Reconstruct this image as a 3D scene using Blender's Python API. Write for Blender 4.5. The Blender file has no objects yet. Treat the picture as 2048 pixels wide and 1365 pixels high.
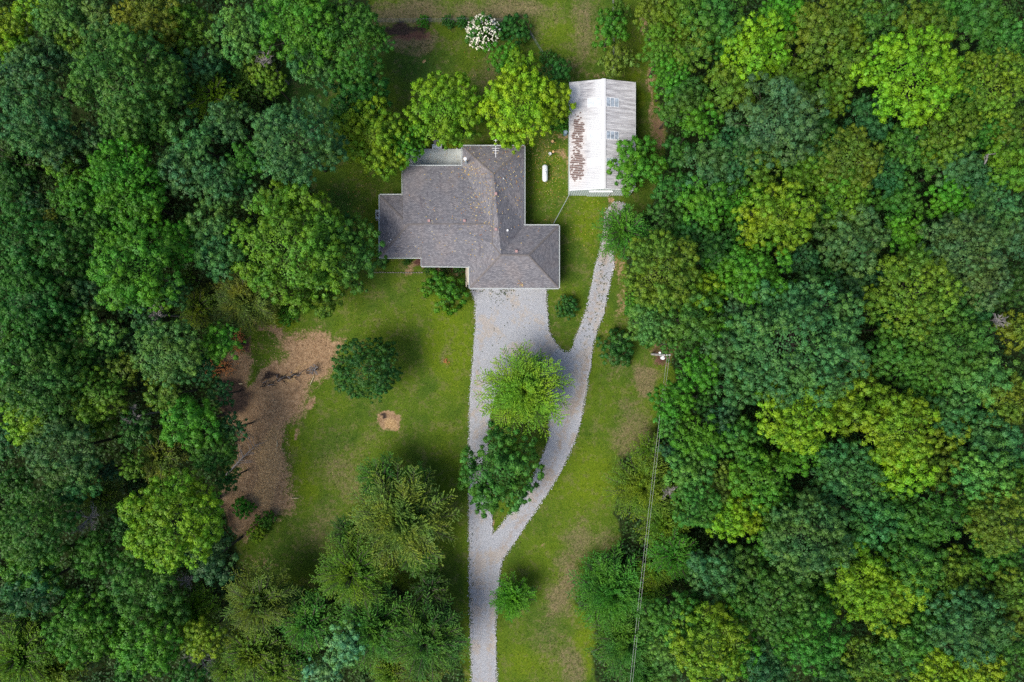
import bpy, math, random
import numpy as np
from mathutils import Vector, geometry
random.seed(7)
S = bpy.context.scene
COL = S.collection
# ------------------------------------------------------------------ camera, sky, sun, exposure
H = 94.0          # camera height in metres; 14.5 photo pixels per metre on the ground
PPM = 14.5
cam = bpy.data.objects.new('camera', bpy.data.cameras.new('camera'))
COL.objects.link(cam)
cam.location = (0, 0, H)
cam.rotation_euler = (0, 0, 0)
cam.data.sensor_width = 36
cam.data.lens = H * PPM / 2048 * 36
cam.data.clip_end = 3000
S.camera = cam
SUN_EL, SUN_AZ = math.radians(52), math.radians(236)     # azimuth clockwise from north (+y)
w = bpy.data.worlds.new('World'); S.world = w; w.use_nodes = True
wn = w.node_tree
sky = wn.nodes.new('ShaderNodeTexSky'); sky.sky_type = 'NISHITA'; sky.sun_disc = False
sky.sun_elevation = SUN_EL; sky.sun_rotation = SUN_AZ
sky.air_density = 1.0; sky.dust_density = 2.5
wn.links.new(sky.outputs[0], wn.nodes['Background'].inputs[0])
wn.nodes['Background'].inputs[1].default_value = 0.11
sun = bpy.data.objects.new('sun', bpy.data.lights.new('sun', 'SUN')); COL.objects.link(sun)
sun.data.energy = 2.5; sun.data.angle = math.radians(36); sun.data.color = (1, .95, .86)
sd = Vector((math.sin(SUN_AZ) * math.cos(SUN_EL), math.cos(SUN_AZ) * math.cos(SUN_EL), math.sin(SUN_EL)))
sun.rotation_euler = (-sd).to_track_quat('-Z', 'Y').to_euler()
S.view_settings.view_transform = 'Standard'; S.view_settings.look = 'None'
S.view_settings.exposure = 0.92; S.view_settings.gamma = 1
S.render.engine = 'CYCLES'
S.cycles.max_bounces = 6; S.cycles.diffuse_bounces = 3; S.cycles.transmission_bounces = 4
S.cycles.use_denoising = False; S.cycles.sampling_pattern = 'TABULATED_SOBOL'; S.cycles.sample_clamp_indirect = 3

def at(u, v, h=0.0):
    k = (H - h) / H / PPM
    return ((u - 1024) * k, (682.5 - v) * k)
def at3(u, v, h=0.0):
    x, y = at(u, v, h); return (x, y, h)

# ------------------------------------------------------------------ mesh helpers
def tag(o, label=None, cat=None, group=None, kind=None):
    if label: o['label'] = label
    if cat: o['category'] = cat
    if group: o['group'] = group
    if kind: o['kind'] = kind
    return o
def link(name, me, mat=None, parent=None, loc=None):
    o = bpy.data.objects.new(name, me); COL.objects.link(o)
    if mat and me is not None and not me.materials: me.materials.append(mat)
    if parent: o.parent = parent
    if loc: o.location = loc
    return o
def empty(name, loc, label, cat, group=None, rz=0):
    o = bpy.data.objects.new(name, None); COL.objects.link(o); o.location = loc; o.rotation_euler.z = rz
    o.empty_display_size = .3
    return tag(o, label, cat, group)
def quads_mesh(name, V, tint=None, hue=None, nrm=None):
    """V: (n,4,3) array of quads"""
    n = len(V)
    me = bpy.data.meshes.new(name)
    me.vertices.add(n * 4); me.loops.add(n * 4); me.polygons.add(n)
    me.vertices.foreach_set('co', V.astype(np.float32).ravel())
    me.loops.foreach_set('vertex_index', np.arange(n * 4, dtype=np.int32))
    me.polygons.foreach_set('loop_start', np.arange(0, n * 4, 4, dtype=np.int32))
    me.update(calc_edges=True)
    if tint is not None:
        a = me.attributes.new('tint', 'FLOAT', 'FACE'); a.data.foreach_set('value', tint.astype(np.float32))
    if hue is not None:
        a = me.attributes.new('hue', 'FLOAT', 'FACE'); a.data.foreach_set('value', hue.astype(np.float32))
    if nrm is not None:                                     # leaf shading that follows the rounded bough it grows on
        fn = np.cross(V[:, 2] - V[:, 0], V[:, 3] - V[:, 1]); fn /= np.linalg.norm(fn, axis=1, keepdims=True) + 1e-9
        fn *= np.sign((fn * nrm).sum(1, keepdims=True) + 1e-9)
        q = nrm * .8 + fn * .2; q /= np.linalg.norm(q, axis=1, keepdims=True) + 1e-9
        me.polygons.foreach_set('use_smooth', np.ones(n, bool))
        me.normals_split_custom_set(np.repeat(q, 4, 0).tolist())
    return me
class MB:
    def __init__(s): s.v = []; s.f = []
    def add(s, vs, fs):
        b = len(s.v); s.v += [tuple(p) for p in vs]; s.f += [tuple(b + i for i in f) for f in fs]; return s
    def box(s, c, d, rz=0, rx=0, ry=0):
        from mathutils import Euler
        M = Euler((rx, ry, rz)).to_matrix(); c = Vector(c)
        vs = [c + M @ Vector((x * d[0] / 2, y * d[1] / 2, z * d[2] / 2)) for x in (-1, 1) for y in (-1, 1) for z in (-1, 1)]
        return s.add(vs, [(0, 1, 3, 2), (4, 6, 7, 5), (0, 4, 5, 1), (2, 3, 7, 6), (0, 2, 6, 4), (1, 5, 7, 3)])
    def tube(s, pts, rad, n=6, cap=True):
        pts = [Vector(p) for p in pts]; rings = []
        for i, p in enumerate(pts):
            d = (pts[min(i + 1, len(pts) - 1)] - pts[max(i - 1, 0)]).normalized()
            a = d.orthogonal().normalized() if i == 0 else (a - d * a.dot(d)).normalized()
            b = d.cross(a)
            r = rad[i] if hasattr(rad, '__len__') else rad
            rings.append([p + (a * math.cos(t) + b * math.sin(t)) * r for t in [2 * math.pi * k / n for k in range(n)]])
        vs = [q for r in rings for q in r]; fs = []
        for i in range(len(pts) - 1):
            for k in range(n):
                fs.append((i * n + k, i * n + (k + 1) % n, (i + 1) * n + (k + 1) % n, (i + 1) * n + k))
        if cap: fs += [tuple(range(n - 1, -1, -1)), tuple((len(pts) - 1) * n + k for k in range(n))]
        return s.add(vs, fs)
    def lathe(s, prof, c=(0, 0, 0), n=16):
        vs = []; fs = []
        for r, z in prof:
            vs += [(c[0] + r * math.cos(2 * math.pi * k / n), c[1] + r * math.sin(2 * math.pi * k / n), c[2] + z) for k in range(n)]
        for i in range(len(prof) - 1):
            for k in range(n):
                fs.append((i * n + k, i * n + (k + 1) % n, (i + 1) * n + (k + 1) % n, (i + 1) * n + k))
        fs += [tuple(range(n - 1, -1, -1)), tuple((len(prof) - 1) * n + k for k in range(n))]
        return s.add(vs, fs)
    def mesh(s, name, smooth=False):
        me = bpy.data.meshes.new(name); me.from_pydata(s.v, [], s.f); me.update()
        if smooth: me.polygons.foreach_set('use_smooth', [True] * len(me.polygons))
        return me
    def build(s, name, mat, parent=None, loc=None, smooth=False):
        return link(name, s.mesh(name, smooth), mat, parent, loc)

# ------------------------------------------------------------------ materials
class NT:
    def __init__(s, name):
        s.m = bpy.data.materials.new(name); s.m.use_nodes = True; s.t = s.m.node_tree
        s.b = s.t.nodes['Principled BSDF']; s.out = s.t.nodes['Material Output']
    def n(s, typ, **kw):
        nd = s.t.nodes.new(typ)
        for k, v in kw.items():
            if k.startswith('i_'):
                nd.inputs[k[2:].replace('_', ' ')].default_value = v
            else: setattr(nd, k, v)
        return nd
    def l(s, a, b): s.t.links.new(a, b)
    def noise(s, vec, scale, detail=4, rough=.55, sock='Fac'):
        nd = s.n('ShaderNodeTexNoise'); nd.inputs['Scale'].default_value = scale
        nd.inputs['Detail'].default_value = detail; nd.inputs['Roughness'].default_value = rough
        if vec is not None: s.l(vec, nd.inputs['Vector'])
        return nd.outputs[sock]
    def math(s, op, a, b=None, clamp=False, c=None):
        nd = s.n('ShaderNodeMath', operation=op); nd.use_clamp = clamp
        for i, x in enumerate((a, b, c)):
            if x is None: continue
            if isinstance(x, (int, float)): nd.inputs[i].default_value = x
            else: s.l(x, nd.inputs[i])
        return nd.outputs[0]
    def ramp(s, fac, stops):
        nd = s.n('ShaderNodeValToRGB'); cr = nd.color_ramp
        while len(cr.elements) < len(stops): cr.elements.new(.5)
        for e, (p, c) in zip(cr.elements, stops):
            e.position = p; e.color = tuple(c) + (1,) if len(c) == 3 else c
        s.l(fac, nd.inputs[0]); return nd.outputs[0]
    def sstep(s, x, lo, hi):
        nd = s.n('ShaderNodeMapRange', interpolation_type='SMOOTHSTEP')
        s.l(x, nd.inputs['Value']); nd.inputs['From Min'].default_value = lo; nd.inputs['From Max'].default_value = hi
        return nd.outputs[0]
    def mix(s, f, a, b, mode='MIX'):
        nd = s.n('ShaderNodeMix', data_type='RGBA', blend_type=mode)
        for sock, x in ((nd.inputs[0], f), (nd.inputs[6], a), (nd.inputs[7], b)):
            if isinstance(x, (int, float)): sock.default_value = x
            elif isinstance(x, tuple): sock.default_value = x + (1,) if len(x) == 3 else x
            else: s.l(x, sock)
        return nd.outputs[2]
    def bump(s, h, strength=.5, dist=.05):
        nd = s.n('ShaderNodeBump'); nd.inputs['Strength'].default_value = strength; nd.inputs['Distance'].default_value = dist
        s.l(h, nd.inputs['Height']); s.l(nd.outputs[0], s.b.inputs['Normal'])
    def set(s, col=None, rough=.8, spec=.3, metal=0):
        if col is not None:
            if isinstance(col, tuple): s.b.inputs['Base Color'].default_value = col + (1,)
            else: s.l(col, s.b.inputs['Base Color'])
        s.b.inputs['Roughness'].default_value = rough; s.b.inputs['Specular IOR Level'].default_value = spec
        s.b.inputs['Metallic'].default_value = metal
        return s.m
    def pos(s): return s.n('ShaderNodeNewGeometry').outputs['Position']
    def attr(s, name, sock='Fac'):
        nd = s.n('ShaderNodeAttribute', attribute_name=name); return nd.outputs[sock]

def simple(name, col, rough=.6, spec=.3, metal=0, var=.15, scale=6):
    t = NT(name); f = t.noise(t.n('ShaderNodeTexCoord').outputs['Object'], scale, 5)
    a = tuple(c * (1 - var) for c in col); b = tuple(min(1, c * (1 + var)) for c in col)
    return t.set(t.ramp(f, [(.3, a), (.7, b)]), rough, spec, metal)

def leaf_material(name, transl=.16, yellow=(1.4, 1.15, .6)):
    t = NT(name)
    oc = t.n('ShaderNodeObjectInfo').outputs['Color']
    tint, hue = t.attr('tint'), t.attr('hue')
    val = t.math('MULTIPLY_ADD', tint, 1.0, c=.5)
    vc = t.n('ShaderNodeCombineColor')
    for i in range(3): t.l(val, vc.inputs[i])
    drift = t.sstep(t.noise(t.pos(), .33, 3, .6), .35, .65)
    c0 = t.mix(drift, t.mix(1.0, oc, (.82, 1.0, 1.25), 'MULTIPLY'), t.mix(1.0, oc, (1.28, 1.06, .8), 'MULTIPLY'))
    c1 = t.mix(1.0, c0, vc.outputs[0], 'MULTIPLY')
    cy = t.mix(1.0, c1, yellow, 'MULTIPLY')
    col = t.mix(t.sstep(hue, .45, 1.0), c1, cy)
    t.set(col, .55, .25)
    tr = t.n('ShaderNodeBsdfTranslucent')
    t.l(t.mix(1.0, col, (1.3, 1.35, .6), 'MULTIPLY'), tr.inputs['Color'])
    mx = t.n('ShaderNodeMixShader'); mx.inputs[0].default_value = transl
    t.l(t.b.outputs[0], mx.inputs[1]); t.l(tr.outputs[0], mx.inputs[2]); t.l(mx.outputs[0], t.out.inputs[0])
    return t.m
M_leaf = leaf_material('leaf')
M_needle = leaf_material('fine_leaf', .25, (1.35, 1.12, .7))
M_bark = simple('bark', (.060, .054, .040), .9, .1, var=.3, scale=3)
M_dead = simple('dead_wood', (.20, .185, .18), .9, .1, var=.25, scale=4)
M_flower = simple('petals', (.78, .74, .62), .7, .2, var=.08)
# ------------------------------------------------------------------ value noise for numpy
def vnoise(shape, cells, seed, oct=3):
    rng = np.random.default_rng(seed); out = np.zeros(shape); amp = 1; tot = 0
    for o in range(oct):
        cy, cx = [max(2, int(c * 2 ** o)) for c in cells]
        g = rng.random((cy + 2, cx + 2))
        y = np.linspace(0, cy, shape[0], endpoint=False); x = np.linspace(0, cx, shape[1], endpoint=False)
        yi = y.astype(int); xi = x.astype(int); fy = y - yi; fx = x - xi
        fy = fy * fy * (3 - 2 * fy); fx = fx * fx * (3 - 2 * fx)
        a = g[yi][:, xi]; b = g[yi][:, xi + 1]; c = g[yi + 1][:, xi]; d = g[yi + 1][:, xi + 1]
        out += amp * ((a * (1 - fx) + b * fx) * (1 - fy)[:, None] + (c * (1 - fx) + d * fx) * fy[:, None])
        tot += amp; amp *= .5
    return out / tot
def sdist(U, V, poly):
    """signed distance (positive inside) to a polygon, all in photo pixels"""
    P = np.array(poly, float); Q = np.roll(P, -1, 0)
    d = np.full(U.shape, 1e9); ins = np.zeros(U.shape, bool)
    for (x0, y0), (x1, y1) in zip(P, Q):
        ex, ey = x1 - x0, y1 - y0; L = ex * ex + ey * ey + 1e-9
        t = np.clip(((U - x0) * ex + (V - y0) * ey) / L, 0, 1)
        d = np.minimum(d, np.hypot(U - x0 - t * ex, V - y0 - t * ey))
        c = (y0 > V) != (y1 > V)
        ins ^= c & (U < (x1 - x0) * (V - y0) / (y1 - y0 + 1e-12) + x0)
    return np.where(ins, d, -d)

# ------------------------------------------------------------------ GROUND
LAWN = [(735, -60), (1310, -60), (1312, 60), (1300, 130), (1325, 190), (1340, 260), (1335, 300), (1300, 400), (1262, 440), (1240, 520),
        (1250, 600), (1262, 640), (1330, 655), (1352, 700), (1350, 745), (1325, 800), (1315, 880), (1250, 920), (1235, 1010),
        (1250, 1080), (1200, 1120), (1165, 1200), (1190, 1300), (1210, 1440), (925, 1440), (925, 1250), (880, 1190), (780, 1170),
        (640, 1180), (560, 1190), (480, 1160), (468, 1080), (440, 1010), (470, 900), (440, 780), (465, 690), (500, 640), (560, 560),
        (600, 440), (640, 380), (600, 330), (545, 200), (560, 110), (650, 90), (740, 70)]
EARTH = [(520, 672), (560, 668), (600, 662), (640, 655), (668, 672), (695, 684), (682, 700), (668, 715), (664, 745), (640, 770), (618, 790),
         (604, 830), (580, 858), (578, 900), (588, 960), (584, 1010), (560, 1028), (520, 1050), (470, 1075), (430, 1050), (436, 1000),
         (462, 960), (470, 900), (455, 850), (430, 800), (410, 760), (440, 715), (480, 690)]
fx = np.arange(-84, 84.01, .42); fy = np.arange(-58, 58.01, .42)
ox = np.array([-1500, -600, -250, -130, -100]); oy = np.array([-1500, -600, -250, -110, -80])
GX = np.concatenate([ox, fx, -ox[::-1]]); GY = np.concatenate([oy, fy, -oy[::-1]])
XX, YY = np.meshgrid(GX, GY)
sh = XX.shape
UU = XX * PPM + 1024; VV = 682.5 - YY * PPM
n1 = vnoise(sh, (40, 56), 1, 4) - .5; n2 = vnoise(sh, (40, 56), 2, 4) - .5; n3 = vnoise(sh, (14, 20), 3, 5); n4 = vnoise(sh, (90, 130), 4, 3)
Uw = UU + n1 * 50; Vw = VV + n2 * 50
def soft(poly, f=10): return np.clip(sdist(Uw, Vw, poly) / f * .5 + .5, 0, 1)
def blob(u, v, ru, rv, f=.35, rot=0):
    du, dv = Uw - u, Vw - v; c, s_ = math.cos(rot), math.sin(rot)
    d = np.hypot((du * c + dv * s_) / ru, (-du * s_ + dv * c) / rv)
    return np.clip((1 + f - d) / (2 * f), 0, 1)
def mx(*a):
    r = a[0]
    for b in a[1:]: r = np.maximum(r, b)
    return r
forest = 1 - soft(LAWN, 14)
earth = soft(EARTH, 24)
earth = earth * (1 - .9 * blob(530, 700, 45, 32)) * (1 - .75 * blob(515, 745, 32, 14, rot=-.4)) * (1 - .6 * blob(590, 880, 14, 22))
earth = mx(earth, blob(545, 655, 40, 6, rot=.3) * .8, blob(787, 848, 20, 19, .25), blob(853, 113, 4.5, 4, .3), blob(620, 810, 16, 8, rot=-.6) * .8, blob(603, 865, 4, 12) * .9,
           blob(1098, 662, 4, 40) * .35, blob(1233, 665, 26, 12) * .45, blob(1228, 520, 10, 40) * .55, blob(1240, 590, 12, 50, .5) * .5, blob(1265, 700, 12, 12) * .4,
           blob(1135, 315, 10, 60) * .5, blob(1118, 275, 14, 12) * .6, blob(1115, 310, 14, 12) * .6, blob(835, 525, 14, 12) * .9, blob(815, 535, 18, 6) * .6, blob(990, 1045, 4, 22) * .7, blob(984, 860, 6, 40) * .5,
           blob(1300, 165, 9, 110) * .55, blob(1320, 250, 22, 60) * .6, blob(1218, 398, 10, 8) * .8, blob(1283, 45, 6, 14) * .7, blob(1192, 150, 40, 14) * .4,
           blob(900, 548, 50, 8) * .8, blob(1080, 1088, 6, 5) * .8, blob(778, 1010, 50, 22, rot=.2) * .28, blob(700, 1150, 60, 30) * .4, blob(520, 1130, 50, 30) * .35)
dry = mx(blob(1290, 760, 26, 40) * .75, blob(1270, 870, 45, 60) * .6, blob(1255, 810, 18, 26) * .5, blob(1130, 1180, 36, 80, .5, .25) * .75, blob(1160, 1090, 30, 50, .6) * .6, blob(1140, 1330, 30, 50, .5) * .6,
         blob(1210, 1080, 40, 30, .5) * .5, blob(690, 950, 60, 70, .6) * .5, blob(740, 880, 40, 30, .6) * .4, blob(820, 30, 110, 28, .5) * .75, blob(1000, 22, 130, 26, .5) * .7,
         blob(1160, 60, 26, 80, .5) * .6, blob(1125, 130, 50, 22, .5) * .55, blob(1190, 60, 20, 70, .5) * .4, blob(975, 150, 30, 50, .6) * .5, blob(820, 85, 60, 14, .5) * .9, blob(1105, 1300, 40, 90, .6) * .4,
         blob(640, 1060, 46, 60, .7) * .45, blob(1270, 1000, 20, 60, .5) * .3, blob(1010, 850, 50, 30, .5) * .4, blob(960, 900, 16, 160, .6) * .25, blob(1240, 700, 30, 60, .6) * .5, blob(900, 720, 12, 30, .5) * .5,
         blob(1050, 45, 60, 26, .5) * .4, blob(760, 640, 50, 50, .8) * .25)
char = mx(blob(470, 790, 40, 50, .5) * .9, blob(600, 775, 26, 10, 1.0, -.3) * .6, blob(560, 752, 40, 5, .4, -.35) * .9, blob(455, 1040, 26, 40, .5) * .6, blob(776, 840, 5, 5, .4), blob(800, 60, 55, 10, .4) * .8,
          blob(1325, 705, 22, 20, 1.0) * .4, blob(500, 850, 30, 40, .6) * .45, blob(1010, 62, 20, 12) * .5)
char = char * mx(earth, forest, blob(800, 60, 70, 14), blob(1325, 705, 34, 28) * .9, blob(1010, 62, 20, 12))
straw = mx(blob(545, 930, 34, 90, .5, .25), blob(585, 745, 22, 8, .4, -.2) * .9, blob(555, 870, 26, 16) * .9, blob(790, 855, 14, 14, .4), blob(853, 113, 5, 4), blob(684, 703, 10, 14), blob(1223, 398, 6, 8), blob(1283, 45, 6, 12)) * earth
mulch = mx(blob(1327, 702, 24, 22, .9), blob(835, 528, 12, 12, .4), blob(440, 700, 20, 30, .6) * .8, blob(500, 690, 14, 30, .6) * .8, blob(820, 72, 46, 14, .5) * .8, blob(1320, 250, 22, 60, .5) * .5, blob(1098, 112, 8, 30, .4, -.5))
earth = mx(earth, mulch * .85)
lush = mx(blob(1130, 1000, 80, 200, .7) * .55, blob(1060, 1330, 60, 60, .7) * .6, blob(900, 690, 45, 110, .6), blob(560, 640, 40, 22, .4), blob(1180, 440, 30, 90, .6) * .8, blob(1100, 350, 36, 70, .6) * .5, blob(1180, 960, 60, 70, .7) * .9, blob(600, 880, 14, 24, .4), blob(610, 960, 20, 60, .6) * .8,
          blob(930, 1200, 10, 260, .6) * .6, blob(1170, 1300, 20, 60, .6) * .9, blob(1040, 1330, 40, 40, .6) * .8, blob(1275, 180, 8, 90, .4), blob(900, 980, 30, 160, .7) * .5, blob(1100, 60, 30, 40, .6) * .6, blob(700, 600, 60, 60, .7) * .5)
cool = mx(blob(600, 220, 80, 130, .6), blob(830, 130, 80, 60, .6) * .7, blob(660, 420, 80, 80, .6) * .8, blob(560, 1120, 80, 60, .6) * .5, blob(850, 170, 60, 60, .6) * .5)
ZZ = (vnoise(sh, (60, 90), 9, 4) - .5) * .10 * np.clip(forest + earth + .25, 0, 1)
nv = sh[0] * sh[1]
me = bpy.data.meshes.new('ground')
ny, nx = sh
idx = np.arange(nv).reshape(sh)
F = np.stack([idx[:-1, :-1], idx[:-1, 1:], idx[1:, 1:], idx[1:, :-1]], -1).reshape(-1, 4)
me.vertices.add(nv); me.vertices.foreach_set('co', np.stack([XX, YY, ZZ - .05], -1).astype(np.float32).ravel())
me.loops.add(F.size); me.loops.foreach_set('vertex_index', F.astype(np.int32).ravel())
me.polygons.add(len(F)); me.polygons.foreach_set('loop_start', np.arange(0, F.size, 4, dtype=np.int32))
me.update(calc_edges=True); me.polygons.foreach_set('use_smooth', np.ones(len(F), bool))
for nm, ch in (('ga', (forest, earth, dry, char)), ('gb', (straw, mulch, lush, cool))):
    a = me.attributes.new(nm, 'FLOAT_COLOR', 'POINT'); a.data.foreach_set('color', np.stack(ch, -1).astype(np.float32).ravel())
t = NT('ground')
P = t.pos()
ga = t.n('ShaderNodeAttribute', attribute_name='ga'); gb = t.n('ShaderNodeAttribute', attribute_name='gb')
sa = t.n('ShaderNodeSeparateColor'); t.l(ga.outputs['Color'], sa.inputs[0]); sb = t.n('ShaderNodeSeparateColor'); t.l(gb.outputs['Color'], sb.inputs[0])
nf = t.noise(P, 4.5, 6, .7); nm_ = t.noise(P, .55, 6, .6); nl = t.noise(P, .13, 4, .55); ng = t.noise(P, 11, 4, .75); nh = t.noise(P, 1.6, 5, .65)
def ragged(m, amt=.9, lo=.35, hi=.65):
    x = t.math('ADD', m, t.math('MULTIPLY', t.math('SUBTRACT', t.math('ADD', t.math('MULTIPLY', nf, .5), t.math('MULTIPLY', nh, .5)), .5), amt))
    return t.sstep(x, lo, hi)
g1 = t.ramp(t.math('ADD', t.math('MULTIPLY', nm_, .5), t.math('MULTIPLY', nf, .5)), [(.32, (.030, .070, .008)), (.5, (.058, .104, .011)), (.66, (.105, .132, .020))])
g2 = t.ramp(nf, [(.3, (.062, .116, .005)), (.7, (.135, .180, .010))])
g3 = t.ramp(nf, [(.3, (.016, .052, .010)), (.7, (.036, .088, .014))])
brn = t.ramp(nf, [(.32, (.085, .065, .036)), (.68, (.25, .19, .11))])
ert = t.ramp(t.math('ADD', t.math('MULTIPLY', nf, .6), t.math('MULTIPLY', nh, .4)), [(.36, (.15, .088, .046)), (.5, (.26, .168, .095)), (.64, (.38, .265, .16))])
stw = t.ramp(nf, [(.34, (.22, .13, .055)), (.66, (.46, .32, .17))])
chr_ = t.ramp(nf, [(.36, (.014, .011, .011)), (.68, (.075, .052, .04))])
mlc = t.ramp(nf, [(.32, (.04, .02, .015)), (.66, (.15, .08, .06))])
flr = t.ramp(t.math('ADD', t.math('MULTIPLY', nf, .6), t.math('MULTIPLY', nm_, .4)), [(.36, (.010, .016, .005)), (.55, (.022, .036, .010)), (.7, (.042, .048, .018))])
c = t.mix(t.sstep(nl, .38, .62), g1, t.mix(.5, g1, g2))
c = t.mix(ragged(sb.outputs[2], .8, .2, .95), c, g2)
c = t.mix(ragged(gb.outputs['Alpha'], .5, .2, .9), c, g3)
c = t.mix(t.math('MULTIPLY', t.sstep(t.math('MULTIPLY', nm_, nh), .25, .34), .28), c, brn)
c = t.mix(t.math('MULTIPLY', ragged(sa.outputs[2], 1.5, .16, .85), .8), c, brn)
c = t.mix(ragged(sa.outputs[1], 1.9, .30, .72), c, ert)
c = t.mix(ragged(sb.outputs[0], 1.0, .3, .8), c, stw)
c = t.mix(ragged(sb.outputs[1], 1.8, .3, .8), c, mlc)
c = t.mix(ragged(ga.outputs['Alpha'], 1.1, .3, .8), c, chr_)
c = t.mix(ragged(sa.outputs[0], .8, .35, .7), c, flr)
c = t.mix(1.0, c, t.ramp(ng, [(.3, (.68, .68, .68)), (.7, (1.3, 1.3, 1.3))]), 'MULTIPLY')
t.set(c, .95, .08)
t.bump(t.math('ADD', nf, t.math('MULTIPLY', ng, .7)), .9, .12)
me.materials.append(t.m)
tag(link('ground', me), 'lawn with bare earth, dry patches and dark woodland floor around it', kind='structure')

# ------------------------------------------------------------------ DRIVEWAY
OUT = [(945, 1470), (944, 1365), (942, 1280), (940, 1200), (939, 1100), (939, 1000), (938, 900), (940, 820), (942, 760), (948, 700), (952, 650), (951, 610),
       (944, 585), (944, 548), (1092, 548), (1092, 600), (1094, 640), (1097, 664), (1110, 686), (1124, 702), (1136, 706), (1146, 698), (1152, 675), (1166, 640), (1178, 600), (1184, 570),
       (1192, 530), (1201, 500), (1207, 470), (1209, 440), (1214, 422), (1224, 408), (1234, 404), (1248, 408), (1244, 424), (1232, 440), (1226, 470),
       (1224, 500), (1228, 530), (1220, 560), (1212, 600), (1203, 640), (1192, 665), (1185, 690), (1180, 730), (1174, 770), (1165, 820), (1155, 865),
       (1140, 905), (1117, 950), (1095, 985), (1075, 1015), (1050, 1050), (1022, 1095), (1004, 1120), (998, 1150), (994, 1200), (990, 1260), (991, 1310), (993, 1365), (994, 1470)]
ISL = [(984, 1071), (983, 1040), (980, 1000), (977, 960), (975, 900), (977, 850), (982, 815), (992, 785), (1006, 764), (1030, 752), (1060, 752), (1085, 776), (1098, 820),
       (1100, 873), (1085, 915), (1062, 965), (1035, 1005), (1010, 1040), (996, 1060)]
def densify(poly, step=3.0, amp=1.1, seed=0):
    rng = random.Random(seed); out = []
    ph = [rng.random() * 6.28 for _ in range(6)]; s = 0
    for (x0, y0), (x1, y1) in zip(poly, poly[1:] + poly[:1]):
        L = math.hypot(x1 - x0, y1 - y0); n = max(1, int(L / step)); nx_, ny_ = -(y1 - y0) / L, (x1 - x0) / L
        for i in range(n):
            q = i / n; s += step
            o = amp * (.7 * math.sin(s / 19 + ph[0]) + .5 * math.sin(s / 8.3 + ph[1]) + rng.uniform(-.9, .9) * .8)
            out.append((x0 + (x1 - x0) * q + nx_ * o, y0 + (y1 - y0) * q + ny_ * o))
    return out
def flat_region(name, outer, holes, z, mat, step_in=12):
    o = densify(outer, seed=1); hs = [densify(h, seed=2) for h in holes]
    vs = [Vector(at(*p)) for p in o]; ed = [(i, (i + 1) % len(o)) for i in range(len(o))]
    for h in hs:
        b = len(vs); vs += [Vector(at(*p)) for p in h]; ed += [(b + i, b + (i + 1) % len(h)) for i in range(len(h))]
    gu, gv = np.meshgrid(np.arange(930, 1256, 5.), np.arange(400, 1470, 6.)); gu, gv = gu.ravel(), gv.ravel(); ki = sdist(gu, gv, o) > 3
    for h in hs: ki &= sdist(gu, gv, h) < -3
    vs += [Vector(at(a, b)) for a, b in zip(gu[ki], gv[ki])]
    r = geometry.delaunay_2d_cdt(vs, ed, [], 0, 1e-5)
    vv, ff = r[0], r[2]
    cu = np.array([sum(vv[i].x for i in f) / 3 * PPM + 1024 for f in ff]); cv = np.array([682.5 - sum(vv[i].y for i in f) / 3 * PPM for f in ff])
    ok = sdist(cu, cv, o) > 0
    for h in hs: ok &= sdist(cu, cv, h) < 0
    fs = [tuple(f) for f, k in zip(ff, ok) if k]
    me = bpy.data.meshes.new(name); me.from_pydata([(p.x, p.y, z) for p in vv], [], fs); me.update()
    tu = np.array([p.x * PPM + 1024 for p in vv]); tv = np.array([682.5 - p.y * PPM for p in vv]); tr = np.zeros(len(vv))
    for pl, wd, am in TRACKS:
        for (x0_, y0_), (x1_, y1_) in zip(pl, pl[1:]):
            ex_, ey_ = x1_ - x0_, y1_ - y0_; q = np.clip(((tu - x0_) * ex_ + (tv - y0_) * ey_) / (ex_ * ex_ + ey_ * ey_), 0, 1)
            tr = np.maximum(tr, am * np.exp(-((tu - x0_ - q * ex_) ** 2 + (tv - y0_ - q * ey_) ** 2) / wd ** 2))
    a = me.attributes.new('track', 'FLOAT', 'POINT'); a.data.foreach_set('value', tr.astype(np.float32))
    return link(name, me, mat)
TRACKS = [([(1176, 720), (1160, 790), (1140, 830), (1112, 908), (1094, 958), (1066, 1005), (1035, 1050), (1004, 1095)], 6, 1.0), ([(1150, 870), (1128, 925), (1100, 968), (1078, 1004), (1045, 1052)], 5, .7),
          ([(962, 690), (954, 740), (950, 800), (950, 900), (952, 1000), (956, 1100), (958, 1250), (958, 1365)], 6, .45), ([(984, 1110), (980, 1180), (978, 1250), (980, 1365)], 6, .5),
          ([(1236, 415), (1220, 450), (1212, 490), (1206, 540), (1192, 590), (1178, 640)], 7, .6)]
t = NT('gravel'); P = t.pos()
vo = t.n('ShaderNodeTexVoronoi'); vo.inputs['Scale'].default_value = 17; t.l(P, vo.inputs['Vector'])
vc = t.n('ShaderNodeSeparateColor'); t.l(vo.outputs['Color'], vc.inputs[0])
big = t.noise(P, .28, 4, .6); mid_ = t.noise(P, 2.2, 5, .7)
c = t.ramp(vc.outputs[0], [(.0, (.25, .255, .272)), (.3, (.29, .30, .322)), (.75, (.33, .34, .365)), (1, (.38, .39, .42))])
c = t.mix(t.math('MULTIPLY', t.sstep(t.math('ADD', big, t.math('MULTIPLY', mid_, .35)), .66, .80), .55), c, (.36, .29, .21))
c = t.mix(t.math('MULTIPLY', t.math('MULTIPLY', t.attr('track'), t.sstep(t.math('ADD', mid_, t.math('MULTIPLY', big, .5)), .6, .85)), .75), c, (.27, .205, .15))
c = t.mix(t.math('MULTIPLY', t.sstep(t.noise(P, 6, 3, .8), .62, .72), .6), c, (.13, .11, .09))
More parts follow.
